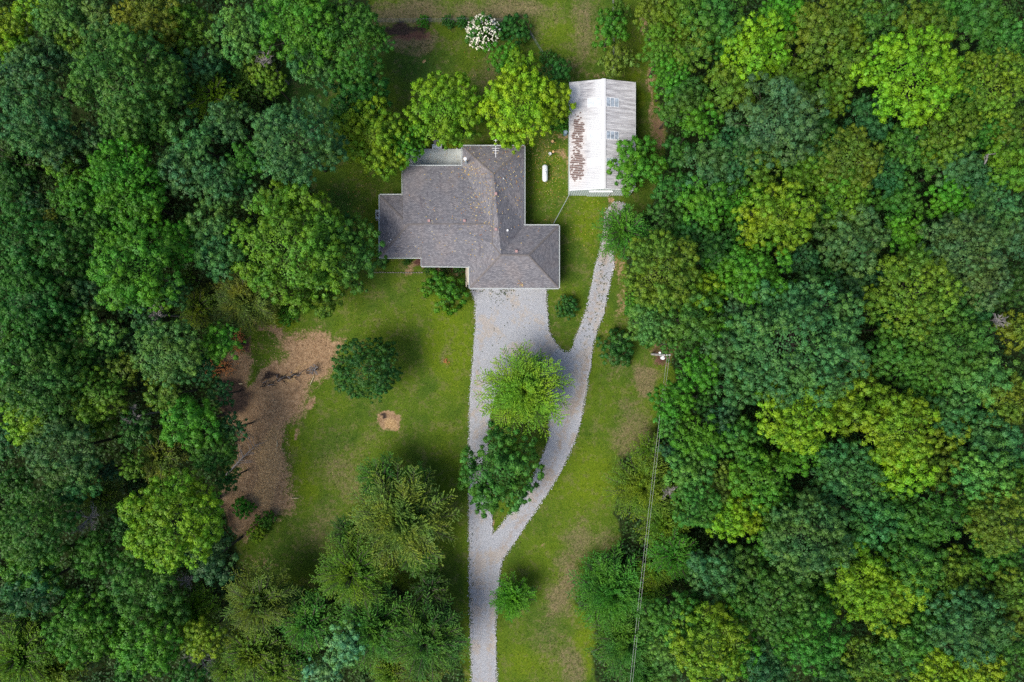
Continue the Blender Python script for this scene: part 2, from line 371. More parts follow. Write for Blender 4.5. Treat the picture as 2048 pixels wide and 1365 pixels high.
c = t.mix(t.math('MULTIPLY', t.sstep(big, .55, .75), .35), c, (.30, .32, .37))
t.set(c, .95, .1); t.bump(t.math('ADD', vo.outputs['Distance'], t.noise(P, 20, 3, .7)), .8, .05)
M_gravel = t.m
tag(flat_region('driveway', OUT, [ISL], .085, M_gravel), 'pale grey gravel driveway that forks round a grass island', kind='structure')

# ------------------------------------------------------------------ TREES: crown variants
def leaf_quads(rng, P, N, size, asp=.62, jit=.42):
    n = len(P)
    nn = N + rng.normal(0, jit * .6, (n, 3)); nn /= np.linalg.norm(nn, axis=1, keepdims=True) + 1e-9
    r = rng.normal(size=(n, 3)); a = np.cross(nn, r); a /= np.linalg.norm(a, axis=1, keepdims=True) + 1e-9
    b = np.cross(nn, a); s = (size * rng.uniform(.7, 1.3, n))[:, None]
    fold = nn * s * rng.uniform(-.1, .25, (n, 1))
    return np.stack([P - a * s, P - b * s * asp + fold, P + a * s, P + b * s * asp + fold], 1)
NRM = {}; KEEP = []
def blob_template(rng, k=3):
    """a lumpy ball of k*k*6 quads, the closed inner foliage of one bough tip"""
    g = np.linspace(-1, 1, k + 1); q = []
    for ax in range(3):
        for sg in (-1, 1):
            for i in range(k):
                for j in range(k):
                    c = []
                    for a, b in ((i, j), (i + 1, j), (i + 1, j + 1), (i, j + 1)):
                        p = [0, 0, 0]; p[ax] = sg; p[(ax + 1) % 3] = g[a]; p[(ax + 2) % 3] = g[b]; c.append(p)
                    q.append(c if sg > 0 else c[::-1])
    q = np.array(q, float); q /= np.linalg.norm(q, axis=2, keepdims=True)
    w = rng.normal(size=(3, 4)) * 3.2; ph = rng.uniform(0, 6, 4)
    d = 1 + .11 * np.sin(q @ w + ph).sum(-1)
    q = q * d[..., None]; m = q.mean(1, keepdims=True)      # every quad is a ragged leaf spray of its own
    q = m + (q - m) * rng.uniform(.85, 1.5, (len(q), 1, 1)) + rng.normal(0, .13, q.shape)
    return q * rng.uniform(.72, 1.15, (len(q), 1, 1))
_br = np.random.default_rng(5); BLOBS = [blob_template(_br) for _ in range(10)]
def crown(seed, R, nlobe, leaf=.17, dens=60, flat=.72, drop=.08, rc0=(.42, .8), lr0=.40):
    rng = np.random.default_rng(seed)
    L = []
    lm = lr0                                                 # lobe radius in metres: boughs spread over a dome by the golden angle
    cosb = -.45; area = 2 * math.pi * (1 - cosb) * (R * .8) ** 2 * (.55 + .45 * flat); nlobe = max(7, int(area / (math.pi * lm * lm) * .92))
    for i in range(nlobe):
        ct = 1 - (i + .5) / nlobe * (1 - cosb); st = math.sqrt(1 - ct * ct); a = i * 2.39996 + rng.uniform(-.3, .3)
        lr = lm * rng.uniform(.62, 1.22); rr = (R - lr * .8) * rng.uniform(.80, 1.05)
        L.append((rr * st * math.cos(a), rr * st * math.sin(a), rr * ct * flat * rng.uniform(.82, 1.12), lr))
    BV, BN, BT = [], [], []; L = np.array(L); Ps, Ns, T, Hh, Sz = [], [], [], [], []
    for li, (cx, cy, cz, lr) in enumerate(L):
        k = int(14 * lr * lr / (rc0[1] ** 2) + 10)
        D = rng.normal(size=(k * 3, 3)); D /= np.linalg.norm(D, axis=1, keepdims=True)
        D = D[D[:, 2] > -.3]
        out = np.array([cx, cy, .6 * R]); out /= np.linalg.norm(out)
        D = D[(D @ out > -.25) | (D[:, 2] > .3)]
        C = np.array([cx, cy, cz]) + D * lr * np.array([1, 1, .82]) * rng.uniform(.62, 1.12, (len(D), 1))
        keep = np.ones(len(C), bool)
        for lj, (x, y, z, r2) in enumerate(L):
            if lj != li: keep &= np.linalg.norm((C - [x, y, z]) / [1, 1, .82], axis=1) > r2 * .72
        C, D = C[keep], D[keep]; sel = []
        for i in range(len(C)):
            if all(np.linalg.norm(C[i] - C[j]) > (rc0[0] + rc0[1]) * .95 for j in sel): sel.append(i)
        tl = rng.uniform(-.15, .15)
        for i in sel:
            if rng.random() < drop: continue
            tc_ = rng.uniform(-.10, .10); rc = rng.uniform(*rc0); n = int(2.5 * dens * rc * rc * rng.uniform(.8, 1.2) / (leaf / .17) ** 2)
            Q = rng.normal(size=(n, 3)); Q[:, 2] += .55; Q += D[i] * .75; Q /= np.linalg.norm(Q, axis=1, keepdims=True)
            pos = C[i] + Q * rc * np.array([1, 1, 1.]) * (1.0 - .3 * rng.random((n, 1)) + rng.normal(0, .13, (n, 1)))
            bt = BLOBS[rng.integers(10)]; cd = bt.mean(1); cd /= np.linalg.norm(cd, axis=1, keepdims=True)
            vis = (cd @ D[i] > -.45) | (cd[:, 2] > .25); bt, cd = bt[vis], cd[vis]
            BV.append(C[i] + bt * rc * .66 * np.array([1, 1, .9])); BN.append(cd + D[i] * .25 + np.array([0, 0, .1]) + rng.normal(0, .38, cd.shape)); BT.append(np.clip(.50 + tc_ + tl + rng.normal(0, .13, len(bt)), 0, 1))
            Ps.append(pos); Ns.append(Q + D[i] * .25 + np.array([0, 0, .1]) + rng.normal(0, .3, Q.shape)); tc = tc_
            T.append(np.clip(.52 + tc + tl + rng.normal(0, .11, n), 0, 1)); Hh.append(np.clip(rng.uniform(0, .7) + rng.normal(0, .2, n), 0, 1)); Sz.append(np.full(n, leaf * .62))
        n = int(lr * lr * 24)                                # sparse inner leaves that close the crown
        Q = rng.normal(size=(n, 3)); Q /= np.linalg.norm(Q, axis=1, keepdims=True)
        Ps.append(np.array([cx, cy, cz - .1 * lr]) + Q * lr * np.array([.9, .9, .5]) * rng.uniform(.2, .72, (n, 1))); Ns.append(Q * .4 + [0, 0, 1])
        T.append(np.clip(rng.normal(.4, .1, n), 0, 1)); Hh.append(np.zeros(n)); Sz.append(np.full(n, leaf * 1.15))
    n = int(R * R * 95)                                      # the foliage below and between the outer boughs
    Q = rng.normal(size=(n, 3)); Q[:, 2] = np.abs(Q[:, 2]) - .35; Q /= np.linalg.norm(Q, axis=1, keepdims=True)
    bump = 1 + .10 * np.sin(Q[:, 0] * 9 + seed) * np.cos(Q[:, 1] * 8 - seed)
    Ps.append(Q * (R - lr0 * 1.7) * bump[:, None] * rng.uniform(.62, 1.0, (n, 1)) * np.array([1, 1, flat])); Ns.append(Q * .6 + [0, 0, .6] + rng.normal(0, .35, (n, 3)))
    T.append(np.clip(rng.normal(.45, .13, n), 0, 1)); Hh.append(np.clip(rng.normal(.2, .2, n), 0, 1)); Sz.append(np.full(n, leaf * 1.1))
    Ps, Ns = np.concatenate(Ps), np.concatenate(Ns)
    Ns = Ns / (np.linalg.norm(Ns, axis=1, keepdims=True) + 1e-9)
    V = leaf_quads(rng, Ps, Ns, np.concatenate(Sz))
    BN = np.concatenate(BN); BN /= np.linalg.norm(BN, axis=1, keepdims=True); T = np.concatenate(T + BT); Hh = np.concatenate(Hh + [np.full(len(BN), .2)])
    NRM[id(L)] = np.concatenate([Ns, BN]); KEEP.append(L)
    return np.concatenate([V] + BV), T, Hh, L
def trunk_mb(seed, hd, R, L):
    rng = random.Random(seed); m = MB(); r0 = .03 * R + .05
    m.tube([(0, 0, 0), (.05, .02, hd * .35), (-.05, .06, hd * .7), (0, 0, hd * .92), (0, 0, hd + R * .25)], [r0 * 1.3, r0, r0 * .85, r0 * .7, r0 * .25], 7)
    for cx, cy, cz, lr in L:
        z0 = hd * rng.uniform(.68, .9); e = Vector((cx, cy, hd + cz)); s0 = Vector((0, 0, z0))
        mid = s0.lerp(e, .5) + Vector((rng.uniform(-.2, .2), rng.uniform(-.2, .2), rng.uniform(-.1, .5))) * R * .2
        m.tube([s0, mid, e], [r0 * .4, r0 * .24, r0 * .08], 5)
        for k in range(3):
            a = rng.uniform(0, 6.28); t_ = e + Vector((math.cos(a) * lr * .8, math.sin(a) * lr * .8, lr * rng.uniform(.1, .6)))
            m.tube([mid.lerp(e, rng.uniform(.3, .9)), t_], [r0 * .14, r0 * .04], 4, False)
    return m
def feathery(seed, R, nmain, tw=15, nl=15, leaf=.085, flat=.62):
    rng = np.random.default_rng(seed); P, A, W = [], [], []; mb = MB(); T = []
    for i in range(nmain):
        q = (i + .5) / nmain; el = math.radians(93 - 95 * q ** .62) + rng.uniform(-.1, .1); az = i * 2.39996 + rng.uniform(-.3, .3)
        ln = R * rng.uniform(.72, 1.08) * (1 - .25 * (q < .25)) * (.75 + .25 * math.cos(el))
        z0 = -R * .25 + R * .3 * (1 - q)
        d0 = np.array([math.cos(el) * math.cos(az), math.cos(el) * math.sin(az), math.sin(el) * flat * 1.2 + .15])
        s = np.linspace(0, 1, tw + 2)[:, None]; side = np.array([-math.sin(az), math.cos(az), 0]) * rng.uniform(-.25, .25)
        pts = np.array([0, 0, z0]) + d0 * ln * s + side * ln * s * s + np.array([0, 0, -1.]) * ln * .22 * s ** 2.2
        mb.tube([tuple(p) for p in pts[::4]] + [tuple(pts[-1])], [.05 * (1 - k / 6) + .012 for k in range(len(pts[::4]) + 1)], 4, False)
        tb = rng.uniform(-.15, .15)
        for j in range(2, tw + 2):
            sj = j / (tw + 1); tan = pts[j] - pts[j - 1]; tan /= np.linalg.norm(tan)
            for sg in (-1, 1):
                ang = rng.uniform(.5, .95) * sg; lat = np.cross([0, 0, 1.], tan); lat /= np.linalg.norm(lat) + 1e-9
                dr = tan * math.cos(ang) + lat * math.sin(ang) + np.array([0, 0, rng.uniform(-.15, .35)])
                dr /= np.linalg.norm(dr); tl = R * .27 * (1.15 - sj * .75) * rng.uniform(.5, 1.3) + .15
                n = max(5, int(nl * tl / (R * .22)))
                ss = rng.uniform(0.05, 1, n)[:, None]
                bend = np.array([0, 0, .12]) * tl
                p = pts[j] + dr * tl * ss + bend * ss * ss + rng.normal(0, .028, (n, 3))
                a = dr + rng.normal(0, .35, (n, 3)); a /= np.linalg.norm(a, axis=1, keepdims=True)
                P.append(p); A.append(a); T.append(np.clip(.5 + tb + rng.normal(0, .14, n) + .2 * (ss[:, 0] - .5), 0, 1))
    P, A, T = map(np.concatenate, (P, A, T)); n = len(P)
    up = np.array([0, 0, 1.]) + rng.normal(0, .45, (n, 3)); b = np.cross(A, up); b /= np.linalg.norm(b, axis=1, keepdims=True) + 1e-9
    s = (leaf * rng.uniform(.7, 1.4, n))[:, None]
    V = np.stack([P - A * s, P - b * s * .42, P + A * s, P + b * s * .42], 1)
    return V, T, np.clip(T + rng.normal(0, .15, n), 0, 1), mb
def dead_mb(seed, R, n0=9):
    rng = random.Random(seed); m = MB()
    def grow(p, d, ln, r, lv):
        d = d.normalized(); q = p + d * ln * .5 + Vector([rng.uniform(-.1, .1) * ln for _ in range(3)]); e = q + (d + Vector([rng.uniform(-.3, .3) for _ in range(3)])).normalized() * ln * .5
        m.tube([p, q, e], [r, r * .75, r * .45], 4, False)
        if lv > 0:
            for k in range(4 if lv > 1 else 5):
                s_ = rng.choice((q, e, q.lerp(e, .5), p.lerp(q, .7)))
                grow(s_, d + Vector((rng.uniform(-.9, .9), rng.uniform(-.9, .9), rng.uniform(-.3, .4))), ln * rng.uniform(.4, .62), r * .5, lv - 1)
    for i in range(n0):
        a = i * 2.4 + rng.uniform(-.3, .3); el = rng.uniform(.15, 1.1)
        grow(Vector((0, 0, -.2 * R)), Vector((math.cos(a) * math.cos(el), math.sin(a) * math.cos(el), math.sin(el) * .8)), R * rng.uniform(.45, .7), .07, 3)
    return m
def lerp_shape(a, b, t_): return a + (b - a) * t_
# class: (radius, trunk height, variants)
VAR = {}
def reg(key, R, hd, V, T, Hu, tmb, nrm=None):
    cm = quads_mesh('crown', V, T, Hu, nrm); tm = tmb.mesh('trunk'); tm.materials.append(M_bark)
    cm.materials.append(M_needle if key[0] == 'f' else M_leaf)
    VAR.setdefault(key, []).append((R, hd, cm, tm))
for cls, R, hd, nvar, lf in (('S', 2.1, 3.6, 4, .115), ('M', 3.6, 8.5, 6, .125), ('L', 5.4, 10.5, 5, .13), ('X', 7.6, 11, 3, .135)):
    for v in range(nvar):
        sd = 100 * ord(cls) + v
        q = v % 3                                            # three habits: billowing, close, loose
        sc = {'S': .68, 'M': .88, 'L': 1.0, 'X': 1.08}[cls]
        V, T, Hu, L = crown(sd, R, 0, leaf=lf, dens=(62, 66, 56)[q], flat=(.74, .84, .64)[q], drop=(.03, .0, .16)[q], rc0=((.26, .66), (.24, .54), (.26, .68))[q] if cls != 'S' else (.22, .46), lr0=sc * (1.45, 1.15, 1.3)[q])
        reg(('b', cls), R, hd, V, T, Hu, trunk_mb(sd, hd, R, L[::3]), NRM[id(L)])
for cls, R, hd, nm2, nvar in (('S', 2.1, 2.2, 48, 2), ('M', 3.6, 4.2, 72, 3), ('L', 5.4, 5.5, 100, 3)):
    for v in range(nvar):
        V, T, Hu, mb = feathery(900 + 10 * v + ord(cls), R, nm2, tw={'S': 8, 'M': 11, 'L': 14}[cls], nl={'S': 13, 'M': 20, 'L': 26}[cls])
        mb2 = MB(); mb2.add([(x, y, z + hd) for x, y, z in mb.v], mb.f); mb2.tube([(0, 0, 0), (0, 0, hd * .6), (0, 0, hd + R * .2)], [.16, .13, .05], 6)
        reg(('f', cls), R, hd, V, T, Hu, mb2)
# low rounded shrubs, close-leaved
for v in range(3):
    V, T, Hu, L = crown(4000 + v, 2.0, 7, leaf=.12, dens=80, flat=.8, drop=.0, rc0=(.24, .4), lr0=.72)
    reg(('s', 'S'), 2.0, .75, V, T, Hu, trunk_mb(v, .75, 1.0, L), NRM[id(L)])

PAL = {'mid': (.036, .135, .014), 'deep': (.019, .100, .013), 'blue': (.040, .135, .038), 'lime': (.135, .265, .007), 'olive': (.078, .160, .009),
       'bright': (.048, .190, .008), 'gold': (.112, .172, .010), 'teal': (.018, .088, .028), 'pale': (.075, .195, .036), 'mint': (.12, .28, .12), 'willow': (.130, .225, .014),
       'sage': (.052, .130, .034), 'yel': (.205, .320, .007), 'dark': (.020, .068, .009), 'gray': (.085, .155, .018), 'oak': (.088, .205, .010)}
NAME = {'oak': 'green', 'willow': 'soft green', 'mid': 'mid-green', 'deep': 'deep green', 'blue': 'blue-green', 'lime': 'lime green', 'olive': 'olive green', 'bright': 'bright green', 'gold': 'golden-olive',
        'teal': 'dark teal', 'pale': 'pale green', 'mint': 'minty pale', 'sage': 'sage green', 'yel': 'yellow-green', 'dark': 'very dark green', 'gray': 'grey-green'}
PAL = {k: tuple((a * .80 + b * .20) * 1.06 for a, b in zip(c_, (.055, .145, .016))) for k, c_ in PAL.items()}
cnt = {}
trng = random.Random(11)
def tree(u, v, r, kind, colr, label=None, hc=None, group=None, name=None, cat=None, sy=1.0, rot=None, vi=None):
    """one plant: crown seen round photo pixel (u, v) with radius r pixels; hc = height of the crown's middle"""
    k = kind[0]
    rm = r / PPM
    if hc is None:
        hc = {'b': min(12.5, 4.2 + rm * 1.25), 'f': min(7.5, 2.2 + rm * .85), 's': rm * .45, 'd': 6.0}[k] + trng.uniform(-.8, .8) * (k in 'bf')
    rm = rm * (H - hc - rm * .3) / H * (1.16 if k == 'f' else 1.06) * (1.07 if group and ('woods' in group) else 1)
    x, y = at(u, v, hc + (.25 * rm if k != 's' else 0))
    if k == 'd':
        nm, ct = name or 'dead_tree', cat or 'tree'
        key = ('d', 0)
    else:
        cls = 'S' if k == 's' or rm < 2.75 else 'M' if rm < 4.5 else 'L' if rm < 6.5 or k == 'f' else 'X'
        key = (k, cls); nm, ct = {'b': ('broadleaf_tree', 'tree'), 'f': ('feathery_tree', 'tree'), 's': ('shrub', 'shrub')}[k]
        nm, ct = name or nm, cat or ct
    root = empty(nm, (x, y, 0), label or 'tree', ct, group, rz=trng.uniform(0, 6.28) if rot is None else rot)
    if k == 'd':
        mb = dead_mb(int(u * 7 + v), rm)
        o = mb.build('branches', M_dead, root, (0, 0, hc))
        MB().tube([(0, 0, 0), (.1, 0, hc * .5), (0, 0, hc)], [.16, .13, .08], 6).build('trunk', M_dead, root)
    else:
        i = cnt.get(key, 0); cnt[key] = i + 1
        R, hd, cm, tm = VAR[key][((i * 7 + (i // len(VAR[key]))) if vi is None else vi) % len(VAR[key])]
        s = rm / R
        o = link('crown', cm, None, root, (0, 0, hc)); o.scale = (s, s * sy, s)
        c_ = PAL[colr]; j = [trng.uniform(.88, 1.14) for _ in range(2)]
        if k == 'f': j = [j[0] * 1.2, j[1] * 1.15]
        o.color = (c_[0] * j[0], c_[1] * j[1], c_[2] * j[0], 1)
        tr = link('trunk', tm, None, root); tr.scale = (s, s * sy, hc / hd)
    return root

# ------------------------------------------------------------------ WOODS: every tree by its crown's photo position
WL = '''
8 60 42 b lime|58 18 36 b lime|112 28 46 b pale|190 45 48 b pale|140 85 30 b olive|292 40 66 b gold|372 58 48 b olive|474 62 54 b pale|350 100 36 b teal
402 124 36 b blue|98 104 44 b blue|44 150 58 b blue|56 232 70 b blue|108 292 46 b blue|242 150 105 b mid|300 232 46 b mid|282 268 44 b mid|186 282 32 b sage
244 345 66 b bright|166 388 50 b bright|420 186 50 f olive|522 128 34 b olive|486 165 44 f dark|455 240 44 b blue|384 282 56 b blue|364 338 50 b blue|432 366 48 b blue
588 284 84 b blue|488 322 40 b mid|34 322 56 f dark|122 334 36 b olive|14 366 42 b deep|62 396 30 b teal|600 42 86 b bright|700 76 72 b mid|628 118 52 b blue|20 105 40 b lime
340 165 40 b teal|430 150 30 b teal|545 165 26 b olive|540 40 40 b bright
144 402 46 b mid|30 470 60 b deep|100 502 58 b deep|28 542 46 b deep|168 462 42 b mid|224 466 40 b bright|262 540 84 b bright|342 488 46 b bright|418 456 50 b pale
434 512 46 b blue|156 526 40 b mid|150 592 44 b sage|44 602 70 b deep|364 556 20 b olive 6|350 588 28 b teal|318 612 28 b olive|390 615 36 f olive|264 398 60 b bright|500 385 30 b blue|100 432 14 b gold 9
484 598 58 f gray|204 668 38 b pale|246 692 30 b blue|330 706 66 b pale|436 688 40 b bright|160 650 28 b bright|118 632 46 b deep|60 722 60 b mid|132 728 50 b mid|192 722 40 b mid
72 662 44 b deep|246 614 24 b teal|5 645 40 b deep|290 640 30 b teal|300 575 34 b olive|400 740 26 b teal
76 764 78 b mid|58 832 56 b lime|124 806 50 b mid|188 792 50 b olive|204 850 30 b olive|330 790 42 b olive|376 848 52 b bright|420 902 42 b mid|116 904 68 b sage|152 962 48 b blue
270 862 36 b deep|312 912 46 f gray|264 934 26 b olive|218 946 20 b teal|8 884 34 b teal|338 1048 96 b lime|60 1062 72 b mid|62 1128 60 b bright|192 996 38 f gray|54 1182 58 b teal
184 1112 44 b mid|282 1172 70 b mid|158 1262 66 b bright|284 1288 62 b bright|418 1122 52 b teal|400 1282 40 b lime|378 1236 48 f olive|30 1322 66 f olive|104 1342 48 f olive|50 1242 40 f dark
262 1350 32 b deep|376 1362 32 b deep|240 1060 30 b deep|20 970 36 b deep|460 860 28 b teal|240 745 34 b olive|440 790 26 b teal|455 960 24 b deep|220 1225 40 b deep|330 1225 44 b mid'''
WR = '''
1322 28 46 b olive|1372 14 50 b olive|1440 38 60 b mid|1330 92 42 b olive|1384 96 48 b olive|1342 152 40 b bright|1370 196 46 b mid|1466 100 46 b deep|1514 92 62 b lime|1400 240 42 b bright
1462 172 50 b olive|1558 240 88 b blue|1344 222 28 b mid|1428 332 60 b blue|1356 304 32 b deep|1410 402 48 b bright|1346 384 36 b deep|1472 392 46 b bright|1336 432 36 b deep|1390 455 34 b deep
1522 330 52 b olive|1556 430 72 b lime|1622 340 46 b olive|1702 320 66 b olive|1690 392 52 b olive|1640 60 60 b olive|1700 34 50 b olive|1762 26 50 b mid|1850 56 56 b olive|1902 14 46 b mid|1964 40 60 b mid
2026 92 52 b mid|1826 150 92 b lime|1700 120 50 b olive|1660 188 44 b olive|1990 166 66 b gold|1900 262 60 b olive|2022 262 46 b olive|1566 26 50 b bright|1590 150 44 b olive|1740 236 44 b teal|1832 302 54 b mid
1920 332 52 b blue|1905 396 42 b bright|1972 372 42 b teal|2022 332 52 b olive|1990 424 52 b blue|2026 474 48 b blue|1798 392 46 b mid|1712 480 64 b sage|1632 424 34 b mid|1812 466 44 b bright
1922 494 70 b sage|1832 580 84 b olive|1520 544 70 b bright|1442 544 42 b bright|1432 506 42 b deep|1722 560 46 b teal|1606 688 124 b blue|1968 560 54 b sage|2024 574 44 b dark|1942 622 42 b blue|1908 686 72 b mid
1962 752 64 b pale|2032 664 38 b gold|1718 750 38 b gold|1790 702 48 b mid|1842 744 46 b mid|1600 830 76 b lime|1708 812 60 b lime|1802 862 74 b lime|1806 932 60 b lime|1852 800 40 b olive|1912 822 46 b blue
2022 800 52 b gold|1902 868 38 b gold|1878 940 44 b gold|1982 884 56 b blue|1972 962 58 b pale|2036 902 36 b teal|2042 952 32 b gold|1602 902 50 b bright|1522 958 62 b bright|1702 952 68 b blue|1790 982 40 b mid
1502 1022 42 b lime|1620 1078 84 b sage|1742 1042 60 b blue|1882 1032 60 b mid|1830 1062 52 b mid|2002 1042 66 b olive|1540 1084 42 b bright|1832 1132 60 b mid|1912 1152 52 b olive|1982 1122 50 b mid|1722 1172 70 b lime
1800 1172 60 b lime|1562 1202 74 b mid|1622 1272 70 b mid|1772 1218 50 b lime|1850 1232 50 b mid|1942 1252 76 b blue|2022 1182 46 b olive|2034 1236 42 b olive|1800 1292 60 b mid|1740 1332 50 b olive|2012 1312 50 b mid
1962 1342 50 b lime|1540 1342 52 b teal|1682 1352 42 b deep|1880 1352 50 b lime|1402 744 42 b bright|1350 802 40 b bright|1408 880 50 b bright|1350 900 28 b teal|1382 942 48 b pale|1394 1012 46 b mid
1292 978 62 f olive 2.6|1332 1052 46 f olive 2.6|1462 1042 46 b lime|1352 1116 44 f mid|1432 1150 54 b blue|1232 1190 74 f mid 2.6|1262 1290 66 f mid 2.6|1292 1352 48 f mid 2.6|1360 1240 50 b mid|1422 1292 78 b lime|1312 1144 36 f olive 2.6
1482 884 46 b mid|1452 962 42 b olive|1474 780 46 b blue|1452 700 44 b blue|1484 622 42 b blue|1326 540 76 b olive|1404 590 48 b lime|1250 462 48 f mid|1300 642 44 b pale|1268 604 20 b bright 3|1390 636 56 b mid|1432 652 40 b bright
1360 470 30 b deep|1478 470 36 b deep|1600 520 40 b teal|1660 560 32 b deep|1780 660 30 b deep|1450 850 36 b teal|1500 1150 46 b mid|1480 1220 44 b mid|1660 1180 46 b mid|1300 1240 34 b mid|1900 1200 40 b deep
1560 1010 40 b deep|1760 120 44 b olive|1920 170 46 b mid|1980 255 40 b mid|1640 280 44 b deep|1770 350 42 b teal|2010 1110 40 b deep|1690 1100 38 b mid|2040 1000 40 b mid|1880 760 36 b deep|1480 300 50 b teal|1480 1310 46 b bright
1300 1190 30 f olive 2.6|1340 1310 40 b pale|1345 690 30 b mid|1410 800 30 b deep|1300 900 26 f olive 2.6|1345 850 30 b mid'''
WS = '''
800 1046 98 f gray|702 1152 70 f olive|612 1250 56 f mid|744 1262 78 f mid|690 1292 48 b mint|642 1346 38 b mint|850 1290 74 f mid|550 1340 52 f olive|782 1350 44 f olive|512 1212 68 f gray|500 1312 58 f olive|860 1180 34 f dark
760 960 44 f mid|700 1070 40 f dark|830 1110 44 f mid|590 1320 40 f mid|836 1352 46 f gray|455 1340 40 f gray|820 975 40 f mid'''
def parse(txt):
    out = []
    for it in txt.replace('\n', '|').split('|'):
        p = it.split()
        if len(p) >= 5: out.append([float(p[0]), float(p[1]), float(p[2]), p[3], p[4], float(p[5]) if len(p) > 5 else None])
    return out
def size_word(r): return 'small' if r < 34 else 'medium' if r < 50 else 'large' if r < 68 else 'huge'
LV_L = [(75, 'top edge'), (190, 'flowering-bush level'), (300, 'barn level'), (430, 'deck level'), (590, 'garage level'), (720, 'lawn-oak level'),
        (860, 'brush-pile level'), (990, 'wood-chip level'), (1130, 'below chips'), (1260, 'lower part'), (1500, 'bottom edge')]
LV_R = [(75, 'top edge'), (190, 'above barn'), (300, 'skylight level'), (430, 'tank level'), (590, 'garage level'), (720, 'pole level'),
        (860, 'willow level'), (990, 'island level'), (1130, 'fork level'), (1260, 'lower part'), (1500, 'bottom edge')]
woods = [(parse(WL), 'left woods', LV_L, 'trees of the left woods'), (parse(WR), 'right woods', LV_R, 'trees of the right woods'), (parse(WS), 'lower thicket', LV_L, 'feathery trees of the lower thicket')]
used = set()
for lst, nm, lv, grp in woods:
    for q in lst:
        u, v, r, kd, cl, hc = q
        level = next(s_ for lim, s_ in lv if v < lim)
        kw = {'b': 'broadleaf', 'f': 'feathery'}[kd]
        base = f'{size_word(r)} {NAME[cl]} {kw} tree'
        near = sorted((p for p in lst if p is not q), key=lambda p: math.hypot(p[0] - u, p[1] - v) - .4 * p[2] - (20 if p[4] != cl else 0))[:40]
        lab = None
        for p in near:
            du, dv = u - p[0], v - p[1]
            rel = ('right of' if du > 0 else 'left of') if abs(du) > abs(dv) else ('below' if dv > 0 else 'above')
            cand = f"{base} {rel} {size_word(p[2]) if p[2] > 60 or p[2] < 34 else ''} {NAME[p[4]]} {'feathery ' if p[3] == 'f' and kd != 'f' else ''}one, {nm}, {level}"
            cand = ' '.join(cand.split())
            if cand not in used and len(cand.replace('-', ' ').split()) <= 16: lab = cand; break
        lab = lab or cand
        used.add(lab)
        tree(u, v, r, kd, cl, lab, hc, grp)
# single trees that stand in the open
G = 'yard trees round the house'
tree(716, 186, 62, 'b', 'deep', 'dark bluish-green tree above the yellow-green tree left of the deck', 6, G)
tree(680, 232, 30, 'f', 'dark', 'small very dark feathery tree between lawn and yellow-green tree', 2.5, G)
tree(744, 268, 72, 'b', 'lime', 'yellow-green tree with open crown beside the upper left house corner', 6.5, G, vi=5)
tree(770, 315, 40, 'b', 'lime', 'small yellow-green tree whose twigs reach the house wall left of the deck', 5, G)
tree(806, 282, 44, 'b', 'bright', 'bright deep-green tree overhanging the left end of the white deck', 5.5, G)
tree(886, 214, 77, 'b', 'lime', 'lime green tree with loose open crown above the white deck', 7, G, vi=2)
tree(925, 245, 40, 'b', 'olive', 'small olive tree at the right side of the loose lime tree above the deck', 5, G)
tree(1038, 208, 80, 'b', 'yel', 'brightest yellow-green tree standing behind the house roof', 7.5, G, vi=2)
tree(1044, 128, 34, 'b', 'lime', 'small lime tree at the top of the brightest yellow-green tree', 5.5, G)
tree(1008, 112, 34, 'b', 'bright', 'low bright green bush-like tree just below the white flowering bush', 3, G)
tree(1108, 200, 40, 'b', 'lime', 'lime green tree touching the left edge of the white barn roof', 6.2, G)
tree(1015, 262, 38, 'b', 'lime', 'small lime tree over the top edge of the house roof', 5.6, G)
tree(1112, 142, 32, 'b', 'deep', 'dark green small tree at the upper left corner of the barn', 3, G)
tree(1220, 58, 38, 'b', 'bright', 'green tree on the field fence line above the barn', 4.5, G)
tree(1242, 20, 22, 'b', 'olive', 'small olive tree at the top of the field fence line', 3, G)
tree(1238, 122, 36, 'b', 'gray', 'grey-green rounded tree directly above the barn ridge', 3.5, G)
tree(1276, 326, 56, 'b', 'bright', 'bright green tree leaning over the lower right corner of the barn roof', 6.5, G, vi=0)
tree(582, 490, 124, 'b', 'oak', 'giant yellow-green oak with pale branches left of the house', 9, G, vi=2)
tree(690, 505, 80, 'b', 'mid', 'large dark green tree whose crown touches the left end of the house roof', 7, G)
tree(640, 585, 50, 'b', 'olive', 'olive green tree at the lower end of the giant oak', 5.5, G)
tree(560, 400, 50, 'b', 'olive', 'olive green tree at the upper end of the giant oak', 7.2, G)
tree(733, 740, 72, 'b', 'deep', 'dark glossy green oak standing alone on the front lawn', 4.2, G, sy=.86, vi=1, rot=0)
tree(1050, 784, 82, 'f', 'willow', 'soft yellow-green willow at the top of the driveway island', 4.8, G)
tree(1004, 945, 86, 'b', 'mid', 'dark green tree below the willow on the driveway island', 4.6, G, vi=5)
tree(1026, 1200, 40, 'f', 'bright', 'bright green upright young tree beside the lower driveway', 2.8, G)
G2 = 'shrubs round the yard'
def shrub(u, v, r, c, label, sy=1.0, hc=None, rot=None): return tree(u, v, r, 's', c, label, hc, G2, sy=sy, rot=rot)
shrub(890, 584, 46, 'bright', 'broad low bright green shrub in front of the house beside the driveway', .8, 1.1, rot=0)
shrub(1134, 615, 23, 'deep', 'small dark round shrub in the grass tongue between the two driveways')
shrub(1233, 697, 37, 'deep', 'dark round shrub right of the barn driveway near the utility pole')
shrub(1031, 60, 31, 'deep', 'dark glossy round shrub beside the white flowering bush')
shrub(487, 1016, 21, 'bright', 'small round bright green shrub on the brown wood chips')
shrub(532, 1040, 19, 'bright', 'upper of two touching shrubs at the lower edge of the wood chips')
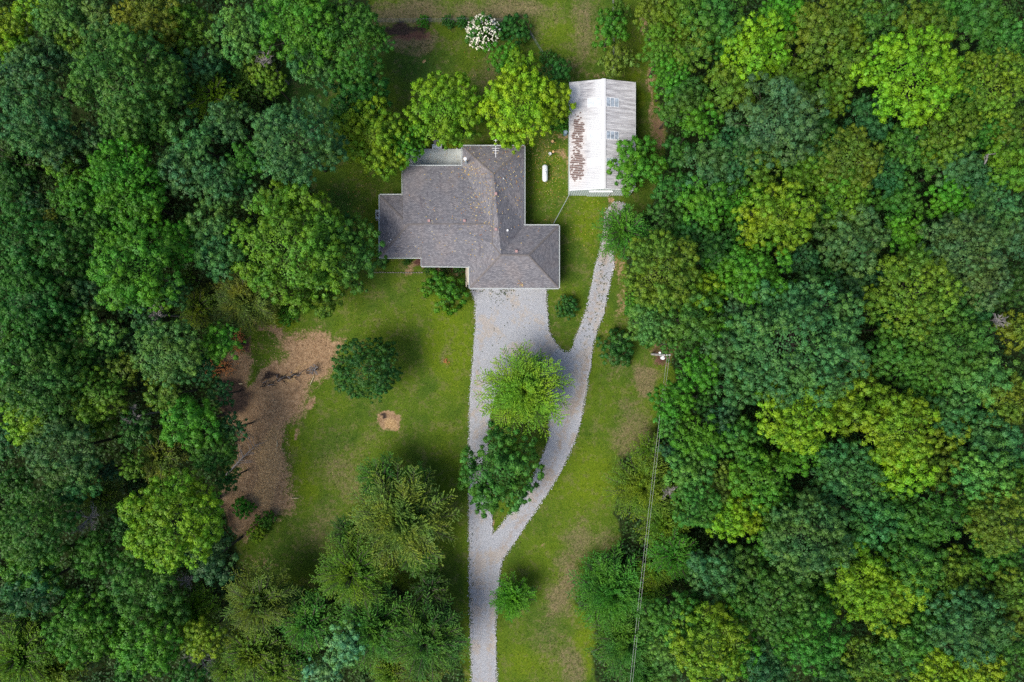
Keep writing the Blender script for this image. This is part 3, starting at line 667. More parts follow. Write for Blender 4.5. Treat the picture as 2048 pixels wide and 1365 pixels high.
shrub(514, 1066, 19, 'lime', 'lower yellow-green one of two touching shrubs at the wood chips')
shrub(814, 521, 9, 'deep', 'tiny dark shrub against the brick front wall')
shrub(764, 524, 12, 'deep', 'dark shrub at the lower left corner of the house')
shrub(860, 541, 12, 'dark', 'left one of the dark shrubs under the front eaves')
shrub(890, 540, 11, 'dark', 'middle one of the dark shrubs under the front eaves')
shrub(918, 541, 12, 'dark', 'right one of the dark shrubs under the front eaves')
shrub(903, 291, 14, 'yel', 'yellow-green clipped shrub at the top edge of the deck', .6, rot=0)
shrub(846, 44, 13, 'bright', 'leftmost vine clump growing on the rear fence')
shrub(896, 45, 13, 'mid', 'middle vine clump growing on the rear fence')
shrub(924, 46, 13, 'deep', 'vine clump on the rear fence nearest the flowering bush')
shrub(1096, 118, 17, 'mid', 'scrubby bush in the brush strip left of the field')
shrub(1124, 252, 16, 'bright', 'bushy vines against the left wall of the barn', 1.0)
shrub(1100, 250, 13, 'mid', 'low bush between lime trees and barn wall')
shrub(1300, 668, 26, 'mid', 'low spreading bush at the top of the pole clearing')
shrub(1305, 610, 22, 'bright', 'bright bush at the woods edge right of the barn driveway', 1, 1.2)
shrub(1266, 622, 16, 'bright', 'small bright bush under the pale tree right of the barn driveway', 1, 1.0)
shrub(575, 632, 20, 'bright', 'low bright weeds bush below the giant oak', 1.0, .4)
G3 = 'dead and bare trees'
for u, v, r, h, lb in ((168, 1042, 44, 8, 'bare grey twiggy tree in the lower left woods beside the brightest lime tree'), (372, 1166, 20, 6, 'small bare pale tree in a dark gap below the brightest lime tree'),
                       (396, 1326, 36, 6, 'bare whitish tree at the bottom edge of the left woods'), (262, 834, 26, 8, 'small bare grey tree between olive trees in the left woods'),
                       (474, 1290, 22, 5, 'bare grey tree top among feathery trees at the bottom'), (700, 1222, 24, 4, 'bare twigs showing between two feathery trees of the lower thicket'),
                       (1668, 96, 20, 8, 'bare grey fork in the upper right woods'), (2002, 640, 22, 10, 'small bare tree near the right edge in a dark gap'),
                       (1340, 985, 18, 5, 'bare pale twigs beside the power line'), (310, 628, 22, 8, 'bare pale branches in a dark gap of the left woods'), (810, 1085, 30, 5.4, 'grey bare twigs on top of the largest feathery tree'), (530, 115, 22, 8.5, 'bare twigs at the edge of the shaded side lawn')):
    tree(u, v, r, 'd', 'mid', lb, h, G3)

# ------------------------------------------------------------------ HOUSE
E = 2.75; ZR = 4.6; ZS = 4.95
t = NT('shingles'); uv = t.n('ShaderNodeUVMap').outputs[0]; P = t.pos()
br = t.n('ShaderNodeTexBrick'); t.l(uv, br.inputs['Vector']); br.offset = .5
br.inputs['Scale'].default_value = 1; br.inputs['Brick Width'].default_value = .30; br.inputs['Row Height'].default_value = .145; br.inputs['Mortar Size'].default_value = .012
br.inputs['Color1'].default_value = (.07, .07, .07, 1); br.inputs['Color2'].default_value = (1, 1, 1, 1); br.inputs['Mortar'].default_value = (0, 0, 0, 1); br.inputs['Bias'].default_value = 0
sp = t.noise(P, 11, 3, .8); lg = t.noise(P, .35, 5, .6)
c = t.ramp(t.math('ADD', t.math('MULTIPLY', br.outputs['Color'], .5), t.math('MULTIPLY', sp, .5)), [(.22, (.108, .106, .118)), (.5, (.150, .147, .160)), (.78, (.215, .208, .220))])
c = t.mix(t.sstep(lg, .42, .66), c, t.mix(1.0, c, (1.16, 1.09, 1.03), 'MULTIPLY'))
st = t.n('ShaderNodeMapping'); t.l(uv, st.inputs[0]); st.inputs['Scale'].default_value = (1.4, .25, 1)
c = t.mix(t.math('MULTIPLY', t.sstep(t.noise(st.outputs[0], .9, 4, .6), .55, .75), .45), c, (.055, .045, .060))
t.set(c, .95, .1); t.bump(t.math('ADD', t.math('MULTIPLY', br.outputs['Fac'], -.6), sp), .6, .03)
M_sh = t.m
M_trim = simple('white_trim', (.54, .57, .57), .5, .4, var=.05)
M_ridge = simple('ridge_shingle', (.135, .122, .118), .95, .1, var=.25, scale=5)
M_brick = NT('brick'); tb_ = M_brick; bt = tb_.n('ShaderNodeTexBrick'); bt.inputs['Scale'].default_value = 4.4; bt.inputs['Color1'].default_value = (.23, .09, .06, 1); bt.inputs['Color2'].default_value = (.16, .06, .045, 1); bt.inputs['Mortar'].default_value = (.3, .27, .24, 1)
cc = tb_.n('ShaderNodeTexCoord'); mp = tb_.n('ShaderNodeMapping'); mp.inputs['Rotation'].default_value = (math.pi / 2, 0, 0); tb_.l(cc.outputs['Object'], mp.inputs[0]); tb_.l(mp.outputs[0], bt.inputs['Vector'])
M_brick = tb_.set(bt.outputs['Color'], .9, .1)
M_beige = simple('beige_siding', (.42, .38, .30), .8, .2, var=.06)
M_rust = simple('rusty_vent', (.33, .20, .19), .7, .3, var=.12)
M_white = simple('white_enamel', (.78, .79, .80), .4, .5, var=.04)
M_metal = simple('galvanised', (.45, .50, .54), .35, .6, .7, var=.1)
M_dark = simple('dark_plastic', (.03, .03, .035), .6, .4)
house = empty('house', at3(985, 470, 0), 'long single-storey house with grey hip roof of shingles beside the gravel driveway', 'house')
HP = Vector(house.location)
def hp(u, v, z): x, y = at(u, v, z); return Vector((x, y, z)) - HP
PLANES = []
def slope(pts, name='roof_slope'):
    ps = [hp(*p) for p in pts]
    n = Vector((0, 0, 0))
    for i in range(len(ps)):
        a, b = ps[i], ps[(i + 1) % len(ps)]; n += Vector(((a.y - b.y) * (a.z + b.z), (a.z - b.z) * (a.x + b.x), (a.x - b.x) * (a.y + b.y)))
    n.normalize()
    if n.z < 0: n = -n; ps = ps[::-1]
    up = (Vector((0, 0, 1)) - n * n.z).normalized(); hz = n.cross(up)
    nt = len(ps); tri = geometry.tessellate_polygon([ps])
    low = [p - Vector((0, 0, .12)) for p in ps]
    me = bpy.data.meshes.new(name)
    fs = [tuple(f) if (ps[f[1]] - ps[f[0]]).cross(ps[f[2]] - ps[f[0]]).z > 0 else tuple(f[::-1]) for f in tri]
    nb = len(fs); fs += [tuple(i + nt for i in f[::-1]) for f in fs] + [(i, i + nt, (i + 1) % nt + nt, (i + 1) % nt) for i in range(nt)]
    me.from_pydata([tuple(p) for p in ps + low], [], fs); me.update()
    ul = me.uv_layers.new(name='UVMap'); vs = ps + low
    for p in me.polygons:
        for li in p.loop_indices:
            q = vs[me.loops[li].vertex_index]; ul.data[li].uv = (q.dot(hz), q.dot(up))
    PLANES.append((ps, fs[:nb]))
    return link(name, me, M_sh, house)
A_, B_, C_, D_ = (987, 349, ZR), (985, 487, ZR), (1002, 510, ZS), (1057, 511, ZS)
W_, EE = (817, 449, ZR), (980, 449, ZR); M8, M8b = (806, 449, ZR), (844, 449, ZR)
slope([(925, 293, E), (1048, 293, E), A_])                                       # rear hip
slope([(1048, 293, E), (1048, 452, E), C_, B_, A_])                              # east slope of the cross wing
slope([(925, 293, E), A_, B_, EE, (925, 333, E)])                                # west slope of the cross wing
slope([(806, 333, E), (925, 333, E), EE, (806, 449, ZR + .01)])                  # rear main slope
slope([(760, 391, E), (806, 391, E), (817, 391, E), W_])                           # west wing, rear
slope([(760, 391, E), W_, (760, 515, E)])
slope([(760, 515, E), W_, (846, 449, ZR), (846, 515, E)])
slope([(844, 532, E - .05), (844, 449, ZR + .02), EE, B_, (940, 533, E - .05)])
slope([(940, 533, E), B_, C_, (940, 576, E)])
slope([(940, 576, E), C_, D_, (1117, 576, E)])
slope([(1117, 576, E), D_, (1117, 452, E)])
slope([(1117, 452, E), D_, C_, (1048, 452, E)])
def roof_z(x, y):
    best = None
    for ps, fs in PLANES:
        for f in fs:
            a, b, c_ = ps[f[0]] + HP, ps[f[1]] + HP, ps[f[2]] + HP
            d = (b.y - c_.y) * (a.x - c_.x) + (c_.x - b.x) * (a.y - c_.y)
            if abs(d) < 1e-9: continue
            l1 = ((b.y - c_.y) * (x - c_.x) + (c_.x - b.x) * (y - c_.y)) / d; l2 = ((c_.y - a.y) * (x - c_.x) + (a.x - c_.x) * (y - c_.y)) / d
            if l1 >= -.001 and l2 >= -.001 and l1 + l2 <= 1.001:
                z = l1 * a.z + l2 * b.z + (1 - l1 - l2) * c_.z; best = z if best is None else max(best, z)
    return best
for a, b in ((A_, B_), ((925, 293, E), A_), ((1048, 293, E), A_), ((760, 391, E), W_), ((760, 515, E), W_), (W_, EE), (C_, D_), (D_, (1117, 452, E)), (D_, (1117, 576, E)), ((940, 576, E), C_), (B_, C_)):
    p, q = hp(*a), hp(*b); L = (q - p).length; n = max(1, int(L / .9)); d = (q - p) / n          # overlapping ridge-cap pieces
    m = MB(); hd_ = Vector((-(q - p).y, (q - p).x, 0)).normalized() * .13; up = Vector((0, 0, .035))
    for i in range(n):
        s0, s1 = p + d * i, p + d * (i + 1.04)
        m.add([s0 - hd_ - up * .6, s0 + up * .5, s0 + hd_ - up * .6, s1 - hd_ - up * .1, s1 + up, s1 + hd_ - up * .1], [(0, 3, 4, 1), (1, 4, 5, 2), (0, 1, 2), (3, 5, 4), (0, 2, 5, 3)])
    m.build('ridge_cap', M_ridge, house)
EAVE = [(925, 293), (1048, 293), (1048, 452), (1117, 452), (1117, 576), (940, 576), (940, 533), (844, 532), (844, 515), (760, 515), (760, 391), (806, 391), (806, 333), (925, 333)]
for a, b in zip(EAVE, EAVE[1:] + EAVE[:1]):
    p, q = hp(*a, E), hp(*b, E); d = (q - p); L = d.length; d.normalize(); o_ = Vector((-d.y, d.x, 0)) * -1
    c0 = (p + q) / 2 + Vector((-d.y, d.x, 0)) * .055 + Vector((0, 0, -.06)); ang = math.atan2(d.y, d.x)
    m = MB(); nrm = Vector((-d.y, d.x, 0))
    m.box(c0, (L + .1, .012, .15), ang); m.box(c0 + nrm * .05 - Vector((0, 0, .07)), (L + .1, .10, .012), ang); m.box(c0 + nrm * .10 + Vector((0, 0, .005)), (L + .1, .035, .15), ang)
    m.build('gutter', M_trim, house)
# walls set in under the eaves
WALL = [(932, 300), (1041, 300), (1041, 459), (1110, 459), (1110, 569), (937, 569), (937, 526), (852, 526), (852, 508), (767, 508), (767, 398), (813, 398), (813, 340), (932, 340)]
for i, (a, b) in enumerate(zip(WALL, WALL[1:] + WALL[:1])):
    p, q = hp(*a, 1.3), hp(*b, 1.3); p.z = q.z = 1.3; d = q - p
    MB().box((p + q) / 2, (d.length - (.004 if i % 2 else -.2), .2, 2.6), math.atan2(d.y, d.x)).build('wall', M_beige if i in (4, 5) else M_brick, house)
m = MB(); x0, y0 = at(936, 571, 0); p, q = hp(931, 534, 2.0), hp(931, 574, 2.0)
MB().box(((p + q) / 2) + Vector((.1, 0, -1)), (.12, (p - q).length, 2.0)).build('side_wall', M_beige, house)
for gx in (975, 1045):
    g = MB(); c_ = hp(gx, 571, 1.1); c_.y -= .13
    for k in range(4): g.box(c_ + Vector((0, 0, -.82 + k * .55)), (3.0 * .95, .05, .52))
    g.build('garage_door', M_white, house)
def vent(u, v):
    x, y = at(u, v, 4.2); z = roof_z(x, y) or 4.2; x, y = at(u, v, z)
    o = MB().box((0, 0, .05), (.34, .34, .10)).add([], []).build('roof_vent', M_rust, house, (x - HP.x, y - HP.y, z - .02))
    MB().lathe([(.24, .10), (.24, .15), (.2, .17)], n=4).build('vent_cap', M_rust, o).rotation_euler.z = math.pi / 4
for p in ((858, 442), (929, 442), (992, 388), (992, 459), (1033, 503)): vent(*p)
def pipe(u, v, r, h_, mat=M_white, nm='vent_pipe'):
    x, y = at(u, v, 4.0); z = roof_z(x, y) or 3.5; x, y = at(u, v, z + h_)
    z = roof_z(x, y) or z
    return MB().lathe([(r, -.15), (r, h_), (r * .8, h_ + .01), (r * .78, h_ - .06)], n=10).build(nm, mat, house, (x - HP.x, y - HP.y, z))
for u, v, r in ((1007, 357, .07), (994, 374.5, .05), (1015, 461, .13), (1023, 457.5, .04), (781, 479.5, .07), (777.5, 484, .05)): pipe(u, v, r, .3)
x, y = at(932.5, 326, 3.0); z = roof_z(x, y) or 3.0
f = MB().lathe([(.26, -.1), (.24, .12), (.13, .2), (.13, 1.9)], n=16).build('flue_pipe', M_metal, house, (x - HP.x, y - HP.y, z), True)
MB().lathe([(.14, 1.86), (.22, 1.9), (.22, 2.06), (.2, 2.1), (.04, 2.16)], n=18).build('flue_cap', M_white, f)
# antenna
ant = MB(); bx, by = at(991.5, 296, 4.6)
root = MB().tube([(0, 0, 0), (0, 0, 1.7)], .025, 6).build('antenna', M_metal, house, (bx - HP.x, by - HP.y, roof_z(bx, by) or 3))
MB().box((0, -.1, 1.6), (.05, 2.4, .05)).build('boom', M_white, root)
for k, (yy, ln) in enumerate(((.95, .5), (.35, .5), (-.1, 1.0), (-.4, .8), (-.75, .4))): MB().box((0, yy, 1.6375), (ln, .035, .025)).build('antenna_element', M_white, root)
# ------------------------------------------------------------------ AC unit, deck, steps, patio
x, y = at(757.5, 429, .9)
ac = empty('air_conditioner', (x, y, 0), 'grey-blue air conditioner beside the left end wall of the house', 'air conditioner')
M_ac = simple('ac_case', (.32, .38, .41), .5, .4, var=.06)
m = MB().box((0, 0, .45), (.9, 1.25, .85)); m.build('case', M_ac, ac)
MB().lathe([(.36, .88), (.36, .92), (.33, .93)], n=20).build('fan_guard', M_dark, ac); MB().box((0, 0, .94), (.5, .06, .01)).build('fan_blade', M_white, ac); MB().box((0, 0, .03), (1.1, 1.45, .08)).build('base', simple('concrete', (.36, .34, .32), .9, .1), ac)
DZ = .5
def board_mat(name, c0, c1):
    t = NT(name); f = t.noise(t.pos(), 3.5, 6, .7); g = t.noise(t.pos(), .5, 3)
    c = t.ramp(t.math('ADD', t.math('MULTIPLY', f, .5), t.math('MULTIPLY', g, .5)), [(.35, c0), (.65, c1)])
    return t.set(c, .8, .2)
M_board = board_mat('deck_paint', (.36, .39, .39), (.54, .58, .56)); M_edge = simple('deck_edge', (.20, .19, .19), .8, .2)
dx0, dy1 = at(812, 299, DZ); dx1, dy0 = at(930, 338, DZ)
deck = empty('deck', ((dx0 + dx1) / 2, (dy0 + dy1) / 2, 0), 'pale painted board deck at the upper side of the house', 'deck')
nb = 16; bw = (dy1 - dy0) / nb; bme = MB().box((0, 0, 0), (dx1 - dx0, bw * .84, .035)).mesh('board'); bme.materials.append(M_board)
for i in range(nb): link('board', bme, None, deck, (0, dy0 + (i + .5) * bw - deck.location.y, DZ + random.uniform(-.004, .004)))
MB().box((0, (dy1 - dy0) / 2 + .05, .28), (dx1 - dx0, .08, .42)).build('rim_board', M_edge, deck)
for i in range(5): MB().box((-(dx1 - dx0) / 2 + .4 + i * 1.65, (dy1 - dy0) / 2 + .02, .6), (.1, .1, .35)).build('post', M_white, deck)
sx, sy_ = at(874, 296, .3); st_ = empty('steps', (sx, sy_, 0), 'three white steps leading down from the deck', 'steps')
for i in range(3): MB().box((0, -.14 + i * .26, .42 - i * .14), (1.25, .24, .04)).build('tread', M_white, st_)
for s_ in (-1, 1): MB().box((s_ * .645, .1, .18), (.04, .8, .35)).build('stringer', M_white, st_)
sx, sy_ = at(876, 286, 0); tag(MB().box((0, 0, 0), (1.2, .8, .1)).build('patio_slab', simple('patio_concrete', (.36, .30, .28), .9, .1, var=.2), None, (sx, sy_, .06)), 'small pinkish concrete slab at the foot of the deck steps', 'slab')
# ------------------------------------------------------------------ BARN
bx0, bx1, by0, by1 = 7.61, 16.35, 19.95, 34.25; bxr = 11.98; EZ, RZ = 3.8, 4.98
barn = empty('barn', (bxr, (by0 + by1) / 2, 0), 'white metal barn with rust stains and skylights on its ribbed roof', 'barn')
BP = Vector(barn.location)
t = NT('barn_roof'); P = t.pos(); sx_ = t.n('ShaderNodeSeparateXYZ'); t.l(P, sx_.inputs[0]); X, Y = sx_.outputs[0], sx_.outputs[1]
mp = t.n('ShaderNodeMapping'); t.l(P, mp.inputs[0]); mp.inputs['Scale'].default_value = (.35, 2.6, .35)
stk = t.noise(mp.outputs[0], 1.3, 6, .72); fine = t.noise(P, 3, 5, .7); stk2 = t.noise(mp.outputs[0], 3.2, 4, .8)
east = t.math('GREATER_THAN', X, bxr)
gr = t.ramp(stk, [(.36, (.52, .52, .53)), (.50, (.38, .375, .385)), (.66, (.21, .20, .21))])
gr = t.mix(t.math('MULTIPLY', t.sstep(stk2, .5, .7), .45), gr, (.22, .20, .20))
clean = (.47, .475, .48)
# dirt near the west eaves; east slope greyed all over, painting in its shade with the streaks
dw = t.math('SUBTRACT', bxr - .6, X); dirtw = t.sstep(t.math('ADD', t.math('MULTIPLY', dw, .30), t.math('MULTIPLY', t.math('SUBTRACT', t.noise(P, .28, 3), .5), 2.6)), .15, .75)
south = t.sstep(Y, 20.5, 26)
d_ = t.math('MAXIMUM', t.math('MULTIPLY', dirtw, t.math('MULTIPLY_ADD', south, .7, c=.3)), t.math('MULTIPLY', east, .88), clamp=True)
c = t.mix(d_, clean, gr)
# cleaned patch at the north-west corner
def circ(cx, cy, rx, ry, lo=1.15, hi=.75):
    a = t.math('DIVIDE', t.math('SUBTRACT', X, cx), rx); b = t.math('DIVIDE', t.math('SUBTRACT', Y, cy), ry)
    return t.sstep(t.math('ADD', t.math('SQRT', t.math('ADD', t.math('POWER', t.math('ABSOLUTE', a), 2), t.math('POWER', t.math('ABSOLUTE', b), 2))), t.math('MULTIPLY', t.math('SUBTRACT', fine, .5), .9)), lo, hi)
c = t.mix(circ(8.3, 33.0, .75, 1.5), c, (.53, .52, .505))
# rust: blocks between the ribs in the lower half of the west slope
row = t.math('MULTIPLY', Y, 4 / ((34.25 - 19.95) / 16)); mpr = t.n('ShaderNodeCombineXYZ'); t.l(t.math('MULTIPLY', X, .5), mpr.inputs[0]); t.l(t.math('MULTIPLY', t.math('FLOOR', row), .83), mpr.inputs[1])
rn = t.noise(mpr.outputs[0], 2.6, 3, .7); wob = t.noise(P, 5, 3, .7)
reg = t.math('MAXIMUM', circ(8.55, 23.2, 1.15, 2.7, 1.5, .5), circ(8.7, 27.4, .95, 2.9, 1.5, .4))
rust = t.sstep(t.math('ADD', t.math('MULTIPLY', reg, .35), t.math('MULTIPLY_ADD', rn, .8, c=t.math('MULTIPLY', wob, .25))), .79, .82)
gap = t.math('GREATER_THAN', t.math('FRACT', row), .2)
rust = t.math('MULTIPLY', t.math('MULTIPLY', rust, gap), t.math('LESS_THAN', X, 10.2))
pale = t.math('MULTIPLY', reg, .7); c = t.mix(pale, c, (.50, .46, .43))
c = t.mix(rust, c, t.ramp(wob, [(.35, (.055, .030, .025)), (.65, (.14, .078, .062))]))
t.set(c, .55, .35, .0); M_br = t.m
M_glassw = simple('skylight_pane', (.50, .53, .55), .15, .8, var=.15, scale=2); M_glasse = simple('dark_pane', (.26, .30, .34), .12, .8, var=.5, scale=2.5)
t = NT('ribbed_siding'); t.set((.42, .48, .46), .6, .3); M_side = t.m
npan = 16; pw = (by1 - by0) / npan
for sgn in (-1, 1):
    e = bx0 if sgn < 0 else bx1
    m = MB(); vs = []; prof = []
    nrib = 4
    for i in range(nrib):
        y0_ = -pw / 2 + i * pw / nrib; q = pw / nrib
        prof += [(y0_, 0), (y0_ + q * .62, 0), (y0_ + q * .72, .034), (y0_ + q * .90, .034)]
    prof.append((pw / 2, 0))
    for yy, zz in prof: vs += [(0, yy, RZ + zz), (e - bxr, yy, EZ + zz)]
    fs = [(2 * i, 2 * i + 1, 2 * i + 3, 2 * i + 2) if sgn > 0 else (2 * i, 2 * i + 2, 2 * i + 3, 2 * i + 1) for i in range(len(prof) - 1)]
    m.add(vs, fs); sheet = m.mesh('roof_sheet'); sheet.materials.append(M_br)
    for i in range(npan): link('roof_sheet', sheet, None, barn, (0, by0 + (i + .5) * pw - BP.y, .002 * (i % 2)))
    sl = math.atan2(RZ - EZ, abs(e - bxr))
    for v0, v1 in ((196, 214), (263, 279), (317, 331)):
        yn, ys = at(0, v0, 4.7)[1], at(0, v1, 4.7)[1]; yc = (yn + ys) / 2 - BP.y; ln = yn - ys; w0, w1 = .35, 2.05
        sk = MB()
        def px_(d): return sgn * d, RZ - d * math.tan(sl) + .05
        for dd in np.linspace(w0, w1, 4): xx, zz = px_(dd); sk.box((xx, yc, zz + .01), (.045, ln, .03), 0, 0, sgn * sl)
        xm, zm = px_((w0 + w1) / 2)
        for s2 in (-1, 1): sk.box((xm, yc + s2 * ln / 2, zm + .012), ((w1 - w0) / math.cos(sl), .045, .03), 0, 0, sgn * sl)
        fr = sk.build('skylight', M_white, barn)
        for k in range(3):
            xx, zz = px_(w0 + (k + .5) * (w1 - w0) / 3)
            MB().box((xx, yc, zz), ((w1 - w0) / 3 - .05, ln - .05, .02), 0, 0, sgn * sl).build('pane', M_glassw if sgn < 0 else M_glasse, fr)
MB().box((-.13, 0, RZ + .035), (.27, by1 - by0 + .05, .02), 0, 0, -.13).box((.13, 0, RZ + .035), (.27, by1 - by0 + .05, .02), 0, 0, .13).build('ridge_flashing', simple('white_flashing', (.56, .56, .56), .5, .3, var=.03), barn)
for sgn, e in ((-1, bx0), (1, bx1)): MB().box((e - bxr, 0, EZ - .06), (.05, by1 - by0 + .06, .13)).build('eave_trim', M_trim, barn)
def siding(name, xa, xb, y, sgn, ztop, parent, off=0, zb=0.0):
    m = MB(); n = int((xb - xa) / .075); vs = []; fs = []
    for i in range(n + 1):
        x = xa + (xb - xa) * i / n; o_ = sgn * (.03 if i % 4 in (1, 2) else 0)
        vs += [(x, y + o_, zb), (x, y + o_, ztop(x))]
    for i in range(n): fs.append((2 * i, 2 * i + 2, 2 * i + 3, 2 * i + 1))
    return m.add(vs, fs).build(name, M_side, parent)
gz = lambda x: RZ - .04 - abs(x) * (RZ - EZ) / (bxr - bx0)
ys_, yn_ = by0 + .12 - BP.y, by1 - .12 - BP.y
siding('gable_wall', bx0 + .15 - bxr, bx1 - .15 - bxr, ys_, -1, gz, barn); siding('gable_wall', bx0 + .15 - bxr, bx1 - .15 - bxr, yn_, 1, gz, barn)
for e, s_ in ((bx0 + .15, -1), (bx1 - .15, 1)): MB().box((e - bxr, 0, EZ / 2 - .05), (.03, yn_ - ys_ - .06, EZ - .15)).build('side_wall', M_side, barn)
dxa, dxb = at(1179, 0, 3.2)[0] - bxr, at(1224, 0, 3.2)[0] - bxr
dr = siding('sliding_door', dxa, dxb, ys_ - .12, -1, lambda x: 3.25, barn, zb=.05)
MB().box(((dxa + dxb) / 2, ys_ - .17, 3.31), (dxb - dxa + .1, .20, .12)).build('door_track', M_white, dr)
for s_ in (bx0, bx1): 
    xm = (s_ - bxr) / 2; sl = math.atan2(RZ - EZ, bxr - bx0)
    MB().box((xm, by0 - BP.y - .02, (RZ + EZ) / 2 - .05), (abs(s_ - bxr) / math.cos(sl), .05, .14), 0, 0, sl if s_ > bxr else -sl).build('rake_trim', M_white, barn)
# ------------------------------------------------------------------ propane tank, stumps, bucket, barrel
x, y = at(1090, 347, .6)
tk = empty('propane_tank', (x, y, 0), 'white horizontal propane tank on the grass between house and barn', 'tank')
prof = [(.02, -1.18), (.2, -1.14), (.32, -1.02), (.38, -.84), (.38, .84), (.32, 1.02), (.2, 1.14), (.02, 1.18)]
t = NT('tank_paint'); P = t.pos(); c = t.mix(t.math('MULTIPLY', t.sstep(t.noise(P, 2.2, 5, .7), .5, .7), .5), (.58, .61, .62), (.34, .25, .20)); M_tank = t.set(c, .4, .5)
o = MB().lathe(prof, n=24).build('vessel', M_tank, tk, (0, 0, .62), True); o.rotation_euler.x = math.pi / 2
MB().lathe([(.17, .98), (.17, 1.08), (.12, 1.13), (.02, 1.15)], n=16).build('dome_lid', M_white, tk, smooth=True)
for s_ in (-1, 1):
    MB().box((0, s_ * .6, .13), (.5, .12, .3)).build('leg', M_metal, tk)
    MB().tube([(0, s_ * .38 - .04, 1.0), (0, s_ * .38, 1.06), (0, s_ * .38 + .04, 1.0)], .02, 5).build('lifting_lug', M_metal, tk)
M_cut = simple('cut_wood', (.52, .33, .15), .9, .1, var=.25, scale=14)
for u, v, r, lb in ((1105, 283, .2, 'upper freshly cut stump in the grass left of the barn'), (1106.5, 304, .18, 'lower cut stump beside the white bucket')):
    x, y = at(u, v, .25); o = empty('stump', (x, y, 0), lb, 'stump', 'cut stumps')
    MB().lathe([(r * 1.25, -.02), (r * 1.02, .1), (r, .26)], n=11).build('bark', M_bark, o); MB().lathe([(r * .93, .262), (r * .93, .275)], n=11).build('cut_face', M_cut, o)
x, y = at(1100, 308, .3); o = empty('bucket', (x, y, 0), 'white bucket standing beside the lower stump', 'bucket')
MB().lathe([(.15, 0), (.19, .36), (.2, .37), (.175, .36), (.14, .03)], n=16).build('shell', M_white, o); MB().tube([(-.19, 0, .36), (-.14, .1, .42), (0, .16, .45), (.14, .1, .42), (.19, 0, .36)], .008, 4).build('handle', M_metal, o)
x, y = at(1131, 265, .8); o = empty('barrel', (x, y, 0), 'blue-grey barrel against the left wall of the barn', 'barrel')
M_bar = simple('blue_drum', (.12, .19, .26), .5, .4); MB().lathe([(.27, 0), (.29, .03), (.27, .06), (.27, .42), (.29, .45), (.27, .48), (.27, .85), (.29, .88), (.25, .86), (.25, .84)], n=20).build('drum', M_bar, o)
MB().lathe([(.24, .845), (.24, .86)], n=20).build('lid', simple('drum_lid', (.22, .30, .36), .5, .4), o)
# ------------------------------------------------------------------ fences
M_post = simple('weathered_post', (.16, .15, .15), .9, .1, var=.3); M_wire = simple('fence_wire', (.30, .32, .34), .5, .4, .5)
def fence(pts, hgt, lb, rail=True, gap=2.4, mat=M_post):
    x, y = at(*pts[0]); root = empty('fence', (x, y, 0), lb, 'fence'); pr = Vector((x, y, 0))
    P3 = [Vector(at3(*p)) - pr for p in pts]; nodes = []
    for a, b in zip(P3, P3[1:]):
        n = max(1, round((b - a).length / gap)); nodes += [a.lerp(b, i / n) for i in range(n)]
    nodes.append(P3[-1]); pm = MB().lathe([(.05, -.1), (.05, hgt), (.03, hgt + .03)], n=7).mesh('post'); pm.materials.append(mat)
    for q in nodes: link('post', pm, None, root, tuple(q))
    if rail: MB().tube([q + Vector((0, 0, hgt + .02)) for q in nodes], .032, 6).build('top_rail', mat, root)
    for k in range(4): MB().tube([q + Vector((0, .05, .15 + k * (hgt - .25) / 3)) for q in nodes], .008, 4).build('wire', M_wire, root)
    return root
M_rail = simple('grey_rail', (.36, .40, .42), .6, .4, .2)
fence([(1138, 392), (1107, 449)], 1.25, 'grey rail fence running from the barn corner to the house corner', mat=M_rail)
fence([(752, 46), (850, 46), (935, 45), (1010, 46)], 1.2, 'dark wire fence along the upper edge of the back lawn', False, 2.8)
fence([(1060, 70), (1085, 110), (1112, 150)], 1.2, 'short fence overgrown with brush left of the barn field', False, 2.2)
fence([(1223, -60), (1225, 30), (1226, 90), (1224, 148)], 1.25, 'wire fence with dark posts running up the field from the barn', True, 2.6)
# ------------------------------------------------------------------ garden edging
xe, ye = at(800, 546, 0); ed = empty('garden_edging', (xe, ye, 0), 'thin row of pale stones edging the bed below the left end of the house', 'edging')
M_stone = simple('pale_stone', (.20, .19, .16), .9, .1, var=.3)
sm = MB().box((0, 0, 0), (.26, .11, .1)).mesh('stone'); sm.materials.append(M_stone)
u = 750
while u < 848:
    x, y = at(u, 545.5 + random.uniform(-.5, .5) + (u - 750) * .008, 0); o = link('stone', sm, None, ed, (x - xe, y - ye, .05)); o.rotation_euler.z = random.uniform(-.2, .2); o.scale = (random.uniform(.8, 1.2), random.uniform(.7, 1.2), 1); u += 5.2
